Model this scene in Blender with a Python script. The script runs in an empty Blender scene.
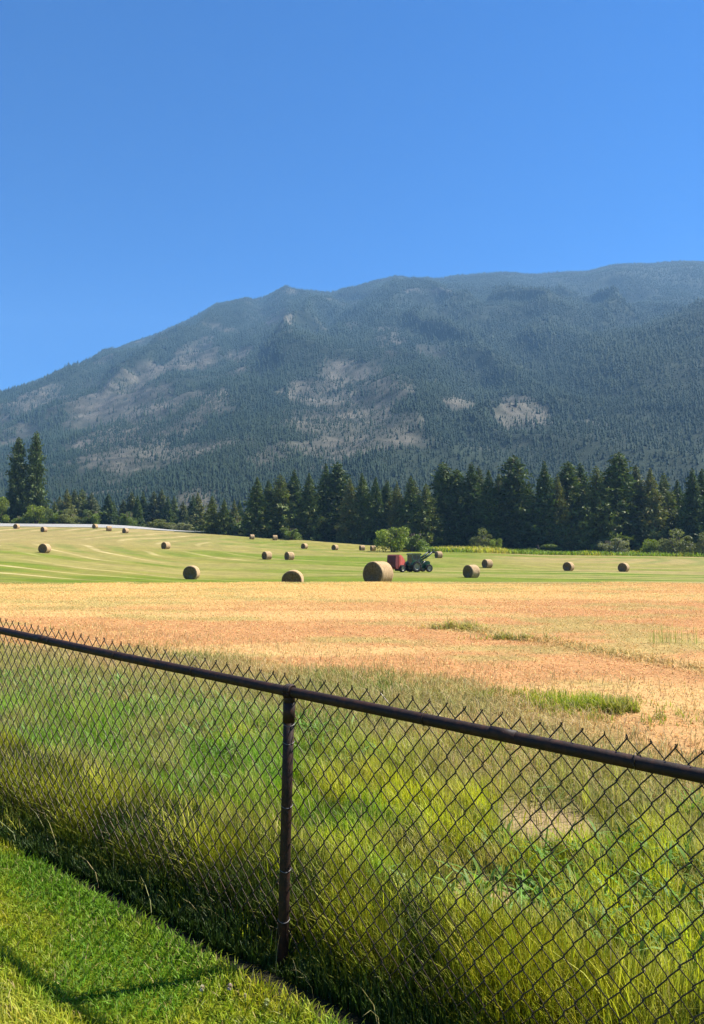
import bpy, bmesh, math, random
import numpy as np
from mathutils import Vector, Matrix, noise as mnoise

random.seed(7)
RS = np.random.RandomState(11)
R = math.radians
scene = bpy.context.scene
COL = scene.collection

# ------------------------------------------------------------------ camera model
F = 740.0
CX, CY = 352.0, 512.0
PITCH = math.atan((545.0 - CY) / F)
CAM_H = 1.86
SUN_AZ = R(72)      # from straight ahead (+Y) towards the right (+X)
SUN_EL = R(52)


def elev(py):
    return math.atan((CY - py) / F) + PITCH


def zat(py, D):
    """height of the point seen on picture row py at ground distance D"""
    return CAM_H + D * math.tan(elev(py))


# ------------------------------------------------------------------ small helpers
def link(o, parent=None):
    COL.objects.link(o)
    if parent is not None:
        o.parent = parent
    return o


def tag(o, label=None, cat=None, group=None, kind=None):
    if label:
        o['label'] = label
    if cat:
        o['category'] = cat
    if group:
        o['group'] = group
    if kind:
        o['kind'] = kind
    return o


def empty(name, loc=(0, 0, 0), rz=0.0):
    o = bpy.data.objects.new(name, None)
    o.empty_display_size = 0.3
    o.location = loc
    o.rotation_euler = (0, 0, rz)
    return link(o)


class MB:
    """collects primitives into one mesh"""

    def __init__(self):
        self.v, self.f, self.m, self.sm = [], [], [], []

    def add(self, vs, fs, mi=0, smooth=False, M=None):
        b = len(self.v)
        for p in vs:
            p = Vector(p)
            if M is not None:
                p = M @ p
            self.v.append(tuple(p))
        for f in fs:
            self.f.append([i + b for i in f])
            self.m.append(mi)
            self.sm.append(smooth)

    def box(self, lo, hi, mi=0, M=None):
        x0, y0, z0 = lo
        x1, y1, z1 = hi
        vs = [(x0, y0, z0), (x1, y0, z0), (x1, y1, z0), (x0, y1, z0),
              (x0, y0, z1), (x1, y0, z1), (x1, y1, z1), (x0, y1, z1)]
        fs = [(0, 3, 2, 1), (4, 5, 6, 7), (0, 1, 5, 4), (1, 2, 6, 5), (2, 3, 7, 6), (3, 0, 4, 7)]
        self.add(vs, fs, mi, False, M)

    def prism(self, prof, y0, y1, mi=0, M=None):
        """profile of (x, z) points pushed along y"""
        n = len(prof)
        vs = [(x, y0, z) for x, z in prof] + [(x, y1, z) for x, z in prof]
        fs = [tuple(range(n)), tuple(range(2 * n - 1, n - 1, -1))]
        for i in range(n):
            j = (i + 1) % n
            fs.append((i, i + n, j + n, j))
        self.add(vs, fs, mi, False, M)

    def tube(self, pts, r, n=6, mi=0, cap=True, smooth=True):
        pts = [Vector(p) for p in pts]
        k = len(pts)
        rs = r if isinstance(r, (list, tuple)) else [r] * k
        vs = []
        up = Vector((0.13, 0.21, 0.97)).normalized()
        for i, p in enumerate(pts):
            d = (pts[min(i + 1, k - 1)] - pts[max(i - 1, 0)]).normalized()
            a = d.cross(up)
            if a.length < 0.05:
                a = d.cross(Vector((1, 0, 0)))
            a.normalize()
            b = d.cross(a)
            for j in range(n):
                t = 2 * math.pi * j / n
                vs.append(p + (a * math.cos(t) + b * math.sin(t)) * rs[i])
        fs = []
        for i in range(k - 1):
            for j in range(n):
                jj = (j + 1) % n
                fs.append((i * n + j, i * n + jj, (i + 1) * n + jj, (i + 1) * n + j))
        if cap:
            fs.append(tuple(range(n))[::-1])
            fs.append(tuple((k - 1) * n + j for j in range(n)))
        self.add(vs, fs, mi, smooth)

    def lathe(self, prof, n=24, M=None, mi=0, smooth=True):
        """(r, y) profile turned about the local y axis"""
        vs, fs = [], []
        k = len(prof)
        for r, y in prof:
            for j in range(n):
                t = 2 * math.pi * j / n
                vs.append((r * math.cos(t), y, r * math.sin(t)))
        for i in range(k - 1):
            for j in range(n):
                jj = (j + 1) % n
                fs.append((i * n + j, (i + 1) * n + j, (i + 1) * n + jj, i * n + jj))
        self.add(vs, fs, mi, smooth, M)

    def mesh(self, name, mats):
        me = bpy.data.meshes.new(name)
        me.from_pydata(self.v, [], self.f)
        for m in (mats if isinstance(mats, (list, tuple)) else [mats]):
            me.materials.append(m)
        me.polygons.foreach_set('material_index', self.m)
        me.polygons.foreach_set('use_smooth', self.sm)
        me.update()
        return me

    def build(self, name, mats, parent=None):
        return link(bpy.data.objects.new(name, self.mesh(name, mats)), parent)


def np_mesh(name, V, loops, starts, mat, col=None, smooth=False):
    """fast mesh from numpy arrays"""
    me = bpy.data.meshes.new(name)
    V = np.asarray(V, dtype=np.float32).reshape(-1, 3)
    loops = np.asarray(loops, dtype=np.int32).ravel()
    starts = np.asarray(starts, dtype=np.int32).ravel()
    me.vertices.add(len(V))
    me.vertices.foreach_set('co', V.ravel())
    me.loops.add(len(loops))
    me.loops.foreach_set('vertex_index', loops)
    me.polygons.add(len(starts))
    me.polygons.foreach_set('loop_start', starts)
    if smooth:
        me.polygons.foreach_set('use_smooth', np.ones(len(starts), dtype=bool))
    if col is not None:
        a = me.attributes.new('col', 'FLOAT_COLOR', 'POINT')
        c = np.ones((len(V), 4), dtype=np.float32)
        c[:, :3] = np.asarray(col).reshape(-1, 3)
        a.data.foreach_set('color', c.ravel())
    me.materials.append(mat)
    me.update(calc_edges=True)
    return me


# ------------------------------------------------------------------ smooth value noise in numpy
_PERM = RS.rand(256, 256)


def vnoise(x, y):
    x = np.asarray(x, dtype=np.float64)
    y = np.asarray(y, dtype=np.float64)
    xi = np.floor(x).astype(int)
    yi = np.floor(y).astype(int)
    fx = x - xi
    fy = y - yi
    fx = fx * fx * (3 - 2 * fx)
    fy = fy * fy * (3 - 2 * fy)
    g = lambda a, b: _PERM[a % 256, b % 256]
    return ((g(xi, yi) * (1 - fx) + g(xi + 1, yi) * fx) * (1 - fy)
            + (g(xi, yi + 1) * (1 - fx) + g(xi + 1, yi + 1) * fx) * fy)


def fbm(x, y, o=4):
    s, a, t = 0.0, 0.5, 0.0
    for i in range(o):
        s = s + a * vnoise(x * 2 ** i + 17.3 * i, y * 2 ** i + 9.1 * i)
        t += a
        a *= 0.5
    return s / t


def sstep(a, b, x):
    t = np.clip((np.asarray(x, dtype=np.float64) - a) / (b - a), 0, 1)
    return t * t * (3 - 2 * t)


def lerp3(a, b, t):
    t = np.asarray(t)[..., None]
    return np.asarray(a) * (1 - t) + np.asarray(b) * t


# ------------------------------------------------------------------ fence line
FP = np.array([-0.292, 3.35])            # foot of the fence post in view
FD = np.array([-0.802, 0.598])           # along the fence, away to the left
FN = np.array([0.598, 0.802])            # across the fence, away from the camera


def fence_tw(X, Y):
    dx = np.asarray(X) - FP[0]
    dy = np.asarray(Y) - FP[1]
    return dx * FD[0] + dy * FD[1], dx * FN[0] + dy * FN[1]


# ------------------------------------------------------------------ terrain
T_PX = np.array([-300, 0, 100, 190, 290, 380, 470, 560, 704, 1000.])
T_D = np.array([38, 56, 80, 110, 125, 155, 205, 240, 250, 262.])
T_Y = np.array([
    [583, 583, 583, 582.5, 582, 582, 582, 582, 583, 583],
    [579, 581, 584, 586, 590, 584, 585, 585.5, 585, 585],
    [563, 567, 573, 579, 581, 578.5, 578.5, 581, 582, 582],
    [548, 552, 561, 568, 569, 571, 573, 574, 576, 576],
    [544, 547, 554, 562, 563, 567, 569, 571, 573, 573],
    [538, 541, 545, 550, 556, 558, 559, 562, 564, 564],
    [533, 533, 533.5, 540, 548, 551, 553, 555.5, 557, 557],
    [527, 527, 528, 533, 540, 545, 549, 552, 554, 554],
    [523.4, 523.7, 524.4, 530.5, 539, 544.5, 548.5, 551.5, 553.5, 553.5],
    [523, 523.2, 524.2, 531, 539, 544, 548, 551, 553, 553.],
])
T_Z = np.array([[zat(T_Y[i, j], T_D[i]) for j in range(len(T_PX))] for i in range(len(T_D))])


def cubic_rows(Z, rows, d):
    """monotone-ish smooth interpolation along rows (Catmull-Rom with real spacing)"""
    i = np.clip(np.searchsorted(rows, d) - 1, 0, len(rows) - 2)
    x0, x1 = rows[i], rows[i + 1]
    t = np.clip((d - x0) / (x1 - x0), 0, 1)
    return i, t


def terrain(X, Y):
    X = np.asarray(X, dtype=np.float64)
    Y = np.asarray(Y, dtype=np.float64)
    r = np.hypot(X, Y)
    th = np.arctan2(X, Y)
    thc = np.clip(th, -R(42), R(42))
    D = r * np.cos(thc)
    px = np.clip(CX + F * np.tan(thc), T_PX[0], T_PX[-1] - 1e-6)
    j = np.clip(np.searchsorted(T_PX, px, side='right') - 1, 0, len(T_PX) - 2)
    u = np.clip((px - T_PX[j]) / (T_PX[j + 1] - T_PX[j]), 0, 1)
    u = u * u * (3 - 2 * u) * 0.5 + u * 0.5
    d = np.clip(D, T_D[0], T_D[-1])
    i, t = cubic_rows(T_Z, T_D, d)
    t = t * t * (3 - 2 * t) * 0.35 + t * 0.65
    z = (T_Z[i, j] * (1 - u) + T_Z[i, j + 1] * u) * (1 - t) + (T_Z[i + 1, j] * (1 - u) + T_Z[i + 1, j + 1] * u) * t
    # near plateau: level, with a slight climb along the fence
    tt, w = fence_tw(X, Y)
    near = np.where(tt < 0, 0.032, 0.041) * np.clip(tt, -5, 5) * np.exp(-(np.hypot(X - FP[0], Y - FP[1]) / 7.0) ** 2)
    near = near + 0.05 * (fbm(X * 0.5, Y * 0.5, 2) - 0.5) * np.clip((w - 0.5) / 3.0, 0, 1)
    z38 = T_Z[0, j] * (1 - u) + T_Z[0, j + 1] * u
    k = sstep(18, 38, D)
    zn = near * (1 - k) + z38 * k
    z = np.where(D < 38, zn, z)
    # behind the field the valley floor drops a little, then runs level to the mountain
    far = sstep(262, 330, D)
    z = z * (1 - far) + far * (3.0 + z * 0.2)
    # gentle lumps in the far ground
    z = z + np.where(D > 45, (fbm(X * 0.03 + 5, Y * 0.03, 3) - 0.5) * 0.5 * np.clip((D - 45) / 60, 0, 1), 0)
    return z


def gz(x, y):
    return float(terrain(np.array([x]), np.array([y]))[0])


def spot(px, D):
    """a ground point on the bearing of picture column px at distance D"""
    x = (px - CX) / F * D
    return Vector((x, D, gz(x, D)))


def pix_ground(px, py):
    """level-ground point met by the sight line through (px, py)"""
    a, b = (px - CX) / F, (CY - py) / F
    y = math.cos(PITCH) - b * math.sin(PITCH)
    z = math.sin(PITCH) + b * math.cos(PITCH)
    k = -CAM_H / z
    return a * k, y * k


WORN = [(*pix_ground(548, 822), 0.30), (*pix_ground(490, 905), 0.24), (*pix_ground(652, 968), 0.10)]

# ------------------------------------------------------------------ materials
def new_mat(name):
    m = bpy.data.materials.new(name)
    m.use_nodes = True
    nt = m.node_tree
    for n in list(nt.nodes):
        nt.nodes.remove(n)
    out = nt.nodes.new('ShaderNodeOutputMaterial')
    return m, nt, out


def N(nt, typ, **kw):
    n = nt.nodes.new(typ)
    for k, v in kw.items():
        if k in n.inputs:
            n.inputs[k].default_value = v
        else:
            setattr(n, k, v)
    return n


def ramp(nt, fac, stops):
    r = nt.nodes.new('ShaderNodeValToRGB')
    e = r.color_ramp.elements
    while len(e) < len(stops):
        e.new(0.5)
    for k, (p, c) in enumerate(stops):
        e[k].position = p
        e[k].color = (*c, 1)
    nt.links.new(fac, r.inputs['Fac'])
    return r


def simple(name, base, rough=0.7, metal=0.0, var=0.25, scale=8.0, bump=0.0, spec=0.5, second=None):
    """principled with a noise-driven colour variation"""
    m, nt, out = new_mat(name)
    tc = N(nt, 'ShaderNodeTexCoord')
    nz = N(nt, 'ShaderNodeTexNoise', Scale=scale, Detail=6.0, Roughness=0.65)
    nt.links.new(tc.outputs['Object'], nz.inputs['Vector'])
    lo = second if second else tuple(c * (1 - var) for c in base)
    hi = tuple(min(1, c * (1 + var)) for c in base)
    r = ramp(nt, nz.outputs['Fac'], [(0.3, lo), (0.55, base), (0.75, hi)])
    p = N(nt, 'ShaderNodeBsdfPrincipled', Roughness=rough, Metallic=metal)
    p.inputs['Specular IOR Level'].default_value = spec
    nt.links.new(r.outputs['Color'], p.inputs['Base Color'])
    if bump:
        b = N(nt, 'ShaderNodeBump', Strength=bump, Distance=0.02)
        nt.links.new(nz.outputs['Fac'], b.inputs['Height'])
        nt.links.new(b.outputs['Normal'], p.inputs['Normal'])
    nt.links.new(p.outputs[0], out.inputs['Surface'])
    return m


def leaf_mat(name, trans=0.35, rough=0.55, spec=0.25, warm=(1.15, 1.25, 0.6)):
    """vertex colour driven leaves and blades with light shining through"""
    m, nt, out = new_mat(name)
    a = N(nt, 'ShaderNodeAttribute', attribute_name='col')
    p = N(nt, 'ShaderNodeBsdfPrincipled', Roughness=rough)
    p.inputs['Specular IOR Level'].default_value = spec
    nt.links.new(a.outputs['Color'], p.inputs['Base Color'])
    t = N(nt, 'ShaderNodeBsdfTranslucent')
    mu = N(nt, 'ShaderNodeMix', data_type='RGBA', blend_type='MULTIPLY')
    mu.inputs[0].default_value = 1.0
    nt.links.new(a.outputs['Color'], mu.inputs[6])
    mu.inputs[7].default_value = (*warm, 1)
    nt.links.new(mu.outputs[2], t.inputs['Color'])
    mx = N(nt, 'ShaderNodeMixShader')
    mx.inputs[0].default_value = trans
    nt.links.new(p.outputs[0], mx.inputs[1])
    nt.links.new(t.outputs[0], mx.inputs[2])
    nt.links.new(mx.outputs[0], out.inputs['Surface'])
    return m


M_grass = leaf_mat('grass_blades', 0.38)
M_thatch = leaf_mat('fence_line_blades', 0.2)
M_stub = leaf_mat('straw_stubble', 0.25, 0.7, 0.15, (1.1, 1.0, 0.8))
M_needle = leaf_mat('conifer_needles', 0.2, 0.6, 0.2)
M_leaf = leaf_mat('broad_leaves', 0.35)
M_forest = leaf_mat('far_forest_needles', 0.0, 0.8, 0.05)
M_bark = simple('bark', (0.09, 0.065, 0.045), 0.9, var=0.4, scale=3, bump=0.5)
M_rust = simple('painted_rusty_pipe', (0.018, 0.010, 0.007), 0.6, 0.0, 0.35, 30, 0.15, 0.25, second=(0.055, 0.020, 0.010))
M_wire = simple('coated_wire', (0.038, 0.022, 0.010), 0.4, 0.2, 0.3, 12, 0.0, 0.5, second=(0.085, 0.045, 0.020))
M_tie = simple('galvanised_tie', (0.15, 0.14, 0.135), 0.55, 0.6, 0.2, 30)


def vertex_ground(name, scale=30.0, contrast=0.35, rough=0.95, bump=0.6, dist=0.03):
    """ground: broad colours come as an attribute (what grows where), fine grain from noise"""
    m, nt, out = new_mat(name)
    a = N(nt, 'ShaderNodeAttribute', attribute_name='col')
    geo = N(nt, 'ShaderNodeNewGeometry')
    n1 = N(nt, 'ShaderNodeTexNoise', Scale=scale, Detail=8.0, Roughness=0.75)
    n2 = N(nt, 'ShaderNodeTexNoise', Scale=scale * 0.12, Detail=6.0, Roughness=0.7)
    nt.links.new(geo.outputs['Position'], n1.inputs['Vector'])
    nt.links.new(geo.outputs['Position'], n2.inputs['Vector'])
    r1 = ramp(nt, n1.outputs['Fac'], [(0.3, (1 - contrast,) * 3), (0.7, (1 + contrast * 0.0,) * 3)])
    r2 = ramp(nt, n2.outputs['Fac'], [(0.3, (1 - contrast * 0.7,) * 3), (0.7, (1,) * 3)])
    mu = N(nt, 'ShaderNodeMix', data_type='RGBA', blend_type='MULTIPLY')
    mu.inputs[0].default_value = 1.0
    mu2 = N(nt, 'ShaderNodeMix', data_type='RGBA', blend_type='MULTIPLY')
    mu2.inputs[0].default_value = 1.0
    nt.links.new(a.outputs['Color'], mu.inputs[6])
    nt.links.new(r1.outputs['Color'], mu.inputs[7])
    nt.links.new(mu.outputs[2], mu2.inputs[6])
    nt.links.new(r2.outputs['Color'], mu2.inputs[7])
    p = N(nt, 'ShaderNodeBsdfPrincipled', Roughness=rough)
    p.inputs['Specular IOR Level'].default_value = 0.1
    nt.links.new(mu2.outputs[2], p.inputs['Base Color'])
    b = N(nt, 'ShaderNodeBump', Strength=bump, Distance=dist)
    nt.links.new(n1.outputs['Fac'], b.inputs['Height'])
    nt.links.new(b.outputs['Normal'], p.inputs['Normal'])
    nt.links.new(p.outputs[0], out.inputs['Surface'])
    return m


M_lawn = vertex_ground('lawn_soil', 60, 0.4)
M_stubground = vertex_ground('stubble_ground', 9, 0.45)
M_hay = vertex_ground('hay_field_ground', 2.2, 0.35, dist=0.1)
M_floor = vertex_ground('valley_floor', 0.8, 0.4, dist=0.2)

# ------------------------------------------------------------------ ground colours (linear, surface colours; the soil one holds fence-foot shade)
TAN = np.array([0.56, 0.29, 0.115])
STRAW = np.array([0.68, 0.43, 0.17])
OLIVE = np.array([0.30, 0.27, 0.085])
GREEN = np.array([0.095, 0.16, 0.020])
LUSH = np.array([0.130, 0.235, 0.013])
YGREEN = np.array([0.39, 0.385, 0.020])
SOIL_SHADE = np.array([0.05, 0.045, 0.022])  # dark brown soil at the fence foot, painting the black shade band


def stubble_zone(X, Y):
    """0 green by the fence ... 1 olive ... 2 tan stubble; with uneven edges"""
    t, w = fence_tw(X, Y)
    e = (fbm(X * 0.7, Y * 0.7, 3) - 0.5) * 1.6
    wa = np.interp(t, [0.0, 4.0, 7.0, 10.0], [2.8, 2.5, 1.8, 1.3])
    a = sstep(-0.75, 0.75, w + e - wa)
    wb = np.interp(t, [-2.5, -0.7, 2.0, 4.3, 8.0, 10.5], [4.0, 4.5, 6.1, 6.2, 5.0, 4.2])
    b = sstep(-1.1, 1.1, w + e * 2.2 - wb)
    return a, b, w, t


def edge_d(X):
    """how far out the tan stubble reaches before the green hay field"""
    X = np.asarray(X)
    return 38.6 - 9.0 * np.clip(fbm(X * 0.13 + 8, X * 0 + 2.2, 4) - 0.38, 0, 1) - 1.5 * vnoise(X * 1.1, X * 0 + 5)


def windrow(X, Y):
    """olive ridge of thicker stubble that runs across the tan field"""
    # passes picture points (440,628) (540,643) (704,680)
    pts = np.array([[2.2, 17.0], [3.7, 14.2], [5.2, 11.2], [6.6, 8.6]])
    d = np.full(np.shape(X), 1e9)
    for k in range(len(pts) - 1):
        a, b = pts[k], pts[k + 1]
        ab = b - a
        s = np.clip(((X - a[0]) * ab[0] + (Y - a[1]) * ab[1]) / (ab @ ab), 0, 1)
        d = np.minimum(d, np.hypot(X - a[0] - s * ab[0], Y - a[1] - s * ab[1]))
    return np.exp(-(d / 0.35) ** 2)


def field_color(X, Y):
    """colour of the stubble field"""
    a, b, w, t = stubble_zone(X, Y)
    c = lerp3(lerp3(SOIL_SHADE * 0.8, GREEN * 0.8, sstep(0.2, 0.7, w)), OLIVE, a)  # starts from the shade-dark soil at the fence
    for bx, by, br in WORN:
        dd = np.hypot(X - bx, (Y - by) * 0.8)
        c = lerp3(c, np.array([0.42, 0.30, 0.15]), sstep(br * 1.4, br * 0.7, dd))
    c = lerp3(c, TAN, b)
    # paler straw where the swaths lay, mostly across the view
    sw = fbm(X * 0.10 + 3, Y * 0.55, 4)
    c = lerp3(c, STRAW, np.clip(sstep(0.46, 0.60, sw), 0, 1) * b * 0.9)
    far = sstep(22, 34, Y + 3 * (fbm(X * .2, Y * .2, 2) - .5))
    c = lerp3(c, np.array([0.70, 0.47, 0.15]), far * 0.75 * b * (1 - 0.55 * sstep(2, 14, X)))
    c = lerp3(c, np.array([0.66, 0.44, 0.15]), sstep(6, -10, X + 8 * (sw - 0.5)) * sstep(16, 26, Y) * b * 0.6)
    gr = fbm(X * 0.35 + 40, Y * 0.9 + 3, 4)
    c = lerp3(c, OLIVE * 1.25, sstep(0.54, 0.68, gr) * b * 0.6)
    c = lerp3(c, OLIVE, windrow(X, Y) * 0.6)
    return c


RC = (30.0, 190.0)        # the mower went round and round this point


def hay_color(X, Y):
    rr = np.hypot(X - RC[0], Y - RC[1])
    wob = (fbm(X * 0.03, Y * 0.03, 3) - 0.5) * 10
    g1 = np.array([0.160, 0.205, 0.018])
    g2 = np.array([0.275, 0.245, 0.055])
    dry = np.array([0.36, 0.27, 0.105])
    r = np.hypot(X, Y)
    px = CX + F * X / np.maximum(Y, 1)
    mixn = fbm(X * 0.04 + 9, Y * 0.04, 4)
    c = lerp3(g1, g2, sstep(0.40, 0.65, mixn))
    # the left rise has dried out
    left = sstep(-20, -70, X + 20 * (mixn - 0.5)) * sstep(90, 190, r)
    c = lerp3(c, dry, left * 0.8)
    dryfar = sstep(130, 200, r) * sstep(330, 180, px)
    c = lerp3(c, dry, dryfar * 0.4)
    right = sstep(25, 40, X) * sstep(0.45, 0.6, fbm(X * 0.015 + 2, Y * 0.09, 3))
    c = lerp3(c, dry, right * 0.75)
    # pale lines left by the swaths, and the stripes between them
    ph = (rr + wob * 0.9) / 8.5
    tri = np.abs(ph - np.floor(ph) - 0.5) * 2
    line = sstep(0.80, 0.93, tri) * sstep(0.30, 0.55, fbm(X * 0.05 + 20, Y * 0.05, 3))
    line = line * sstep(45, 75, rr)
    patch = sstep(0.35, 0.65, fbm(X * 0.022 + 60, Y * 0.03 + 7, 3))
    c = lerp3(c, np.array([0.54, 0.43, 0.19]), line * (0.35 + 0.65 * patch))
    c = lerp3(c, c * np.array([0.62, 0.85, 0.6]), sstep(0.5, 0.2, tri) * (0.15 + 0.6 * patch))
    hs_ = sstep(0.52, 0.66, fbm(X * 0.012 + 4, Y * 0.14 + 1.7, 4))
    c = lerp3(c, np.array([0.33, 0.27, 0.09]), hs_ * 0.55)
    fine = fbm(X * 0.9, Y * 0.5, 3)
    c = c * (0.8 + 0.4 * fine)[..., None]
    edge = sstep(54, 40, Y)
    c = lerp3(c, np.array([0.36, 0.27, 0.10]), edge * 0.75 * sstep(-20, 8, X))
    return c


# ------------------------------------------------------------------ ground sheets (one polar grid cut into areas)
def ground():
    th = np.concatenate([np.linspace(R(-120), R(-31), 70)[:-1], np.linspace(R(-31), R(31), 640), np.linspace(R(31), R(120), 70)[1:]])
    rr = np.concatenate([np.geomspace(0.6, 36, 120), np.linspace(36.5, 60, 48), np.geomspace(61, 275, 230), np.geomspace(280, 1400, 30)])
    T, Rr = np.meshgrid(th, rr)
    X = Rr * np.sin(T)
    Y = Rr * np.cos(T)
    Z = terrain(X, Y)
    nr, nt_ = X.shape
    idx = np.arange(nr * nt_).reshape(nr, nt_)
    q = np.stack([idx[:-1, :-1], idx[:-1, 1:], idx[1:, 1:], idx[1:, :-1]], -1).reshape(-1, 4)
    q = q[:, ::-1]
    xc = X.ravel()[q].mean(1)
    yc = Y.ravel()[q].mean(1)
    D = np.hypot(xc, yc) * np.cos(np.clip(np.arctan2(xc, yc), -R(42), R(42)))
    t, w = fence_tw(xc, yc)
    area = np.where(w < -0.20, 0, np.where(D < edge_d(xc), 1, np.where(D < 243, 2, 3)))
    P = np.stack([X, Y, Z], -1).reshape(-1, 3)
    for k, (name, mat, fn) in enumerate((
            ('lawn', M_lawn, lambda x, y: lerp3(lerp3(LUSH * 0.75, YGREEN * 0.7, fbm(x * 1.5, y * 1.5, 3)), SOIL_SHADE * 0.8, sstep(-0.32, -0.2, fence_tw(x, y)[1]))),  # lawn edge fades into the painted shade strip
            ('stubble_field', M_stubground, field_color),
            ('hay_field', M_hay, hay_color),
            ('valley_floor', M_floor, lambda x, y: lerp3([0.05, 0.075, 0.02], [0.12, 0.12, 0.05], fbm(x * 0.05, y * 0.05, 3))))):
        f = q[area == k]
        used, inv = np.unique(f, return_inverse=True)
        V = P[used]
        c = fn(V[:, 0], V[:, 1])
        me = np_mesh(name, V, inv.reshape(-1, 4), np.arange(len(f)) * 4, mat, c, True)
        tag(link(bpy.data.objects.new(name, me)), kind='structure')


ground()


def road():
    """pale gravel track along the top of the rise on the left"""
    px = np.linspace(-420, 206, 70)
    d0, d1 = [], []
    V, L = [], []
    for k, p in enumerate(px):
        taper = float(np.clip((206 - p) / 90, 0.0, 1))
        for s in np.linspace(0, 1, 5):
            D = 241.2 + (250.5 - 241.2) * (1 - taper) * 0.6 + s * (0.4 + 8.6 * taper)
            th = math.atan((p - CX) / F)
            if p < 50:      # swing round with the hill
                D += (50 - p) * 0.01
            x, y = (p - CX) / F * D, D
            V.append((x, y, gz(x, y) + 0.10))
    for k in range(len(px) - 1):
        for s in range(4):
            a = k * 5 + s
            L.append((a, a + 5, a + 6, a + 1))
    m = simple('pale_gravel', (0.30, 0.285, 0.25), 0.9, 0, 0.3, 1.2, 0.3)
    me = bpy.data.meshes.new('gravel_road')
    me.from_pydata(V, [], L)
    me.materials.append(m)
    tag(link(bpy.data.objects.new('gravel_road', me)), kind='structure')


road()


# ------------------------------------------------------------------ blades
def blades(name, X, Y, h, w, bend, col, mat, lean_az=None, sink=0.01, tipcol=None):
    n = len(X)
    Z = terrain(X, Y) - sink
    az = RS.rand(n) * 2 * np.pi if lean_az is None else lean_az
    fz = az + np.pi / 2 + (RS.rand(n) - 0.5) * 1.6
    h = np.broadcast_to(h, n).astype(float)
    w = np.broadcast_to(w, n).astype(float)
    bend = np.broadcast_to(bend, n).astype(float)
    s = np.array([0, 0.4, 0.75, 1.0])
    off = (bend * h)[:, None] * s[None] ** 2
    zz = h[:, None] * (s[None] - 0.42 * np.minimum(bend, 1.6)[:, None] * s[None] ** 2.4)
    cx = X[:, None] + np.cos(az)[:, None] * off
    cy = Y[:, None] + np.sin(az)[:, None] * off
    cz = Z[:, None] + zz
    hw = 0.5 * w[:, None] * np.array([0.8, 1.0, 0.7])[None]
    V = np.zeros((n, 7, 3))
    for k in range(3):
        for sgn, q in ((-1, 0), (1, 1)):
            V[:, 2 * k + q, 0] = cx[:, k] + sgn * np.cos(fz) * hw[:, k]
            V[:, 2 * k + q, 1] = cy[:, k] + sgn * np.sin(fz) * hw[:, k]
            V[:, 2 * k + q, 2] = cz[:, k]
    V[:, 6, 0], V[:, 6, 1], V[:, 6, 2] = cx[:, 3], cy[:, 3], cz[:, 3]
    base = np.arange(n)[:, None] * 7
    loops = base + np.array([0, 1, 3, 2, 2, 3, 5, 4, 4, 5, 6])[None]
    starts = np.arange(n)[:, None] * 11 + np.array([0, 4, 8])[None]
    C = np.repeat(np.asarray(col)[:, None, :], 7, 1)
    if tipcol is not None:
        wt = np.array([0, 0, .25, .25, .65, .65, 1.0])[None, :, None]
        C = C * (1 - wt) + np.asarray(tipcol)[:, None, :] * wt
    me = np_mesh(name, V, loops, starts, mat, C)
    return link(bpy.data.objects.new(name, me))


def jitter_col(c, v=0.25, hue=0.12):
    n = len(c)
    return np.clip(c * (1 + (RS.rand(n, 1) - 0.5) * 2 * v) * (1 + (RS.rand(n, 3) - 0.5) * 2 * hue), 0, 1)


def in_view(X, Y, marg):
    """keep what the photograph or a camera a step to the side can see"""
    ok = Y > 0.6
    return ok & (np.abs(X) < 0.4757 * Y + marg)


# lawn, mown
n = 210000
t = RS.uniform(-4.2, 4.6, n)
w = RS.uniform(-2.0, -0.17, n)
X = FP[0] + t * FD[0] + w * FN[0]
Y = FP[1] + t * FD[1] + w * FN[1]
ok = in_view(X, Y, 0.9) & (Y > 1.9)
X, Y, w, t = X[ok], Y[ok], w[ok], t[ok]
nz = fbm(X * 2.2, Y * 2.2, 4)
track = np.exp(-((w + 0.88 + 0.06 * np.sin(t * 1.3)) / 0.16) ** 2)       # a slightly longer tuft line left by the mower
c = lerp3(LUSH * 1.15, YGREEN, sstep(0.30, 0.60, nz))
c = lerp3(c, np.array([0.42, 0.40, 0.06]), sstep(-0.75, -0.95, w) * 0.65)
straw = RS.rand(len(X)) < 0.06
c[straw] = np.array([0.36, 0.30, 0.11])
h = RS.uniform(0.025, 0.06, len(X)) * (1 + 0.4 * track) * (1.0 + 0.6 * sstep(-0.4, -0.15, w))
o = blades('lawn_grass', X, Y, h, RS.uniform(0.003, 0.0055, len(X)), RS.uniform(0.1, 1.0, len(X)), jitter_col(c), M_grass)
tag(o, 'short bright green mown grass of the lawn on the near side of the fence', 'grass', kind='stuff')

# tall lush grass on both sides of the fence
n = 235000
t = RS.uniform(-4.8, 9.6, n)
w = -0.42 + RS.rand(n) ** 0.9 * 4.3
X = FP[0] + t * FD[0] + w * FN[0]
Y = FP[1] + t * FD[1] + w * FN[1]
ok = in_view(X, Y, 1.7) & (Y > 1.6)
# uneven front edge against the lawn, and thinning to the dry side
front = 0.06 - 0.12 * fbm(t * 2.3, t * 0 + 4, 3) - 0.03 * np.clip(t, 0, 4)
a, b, _, _ = stubble_zone(X, Y)
ok &= (w > front) & (RS.rand(n) > a * 0.75)
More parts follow.
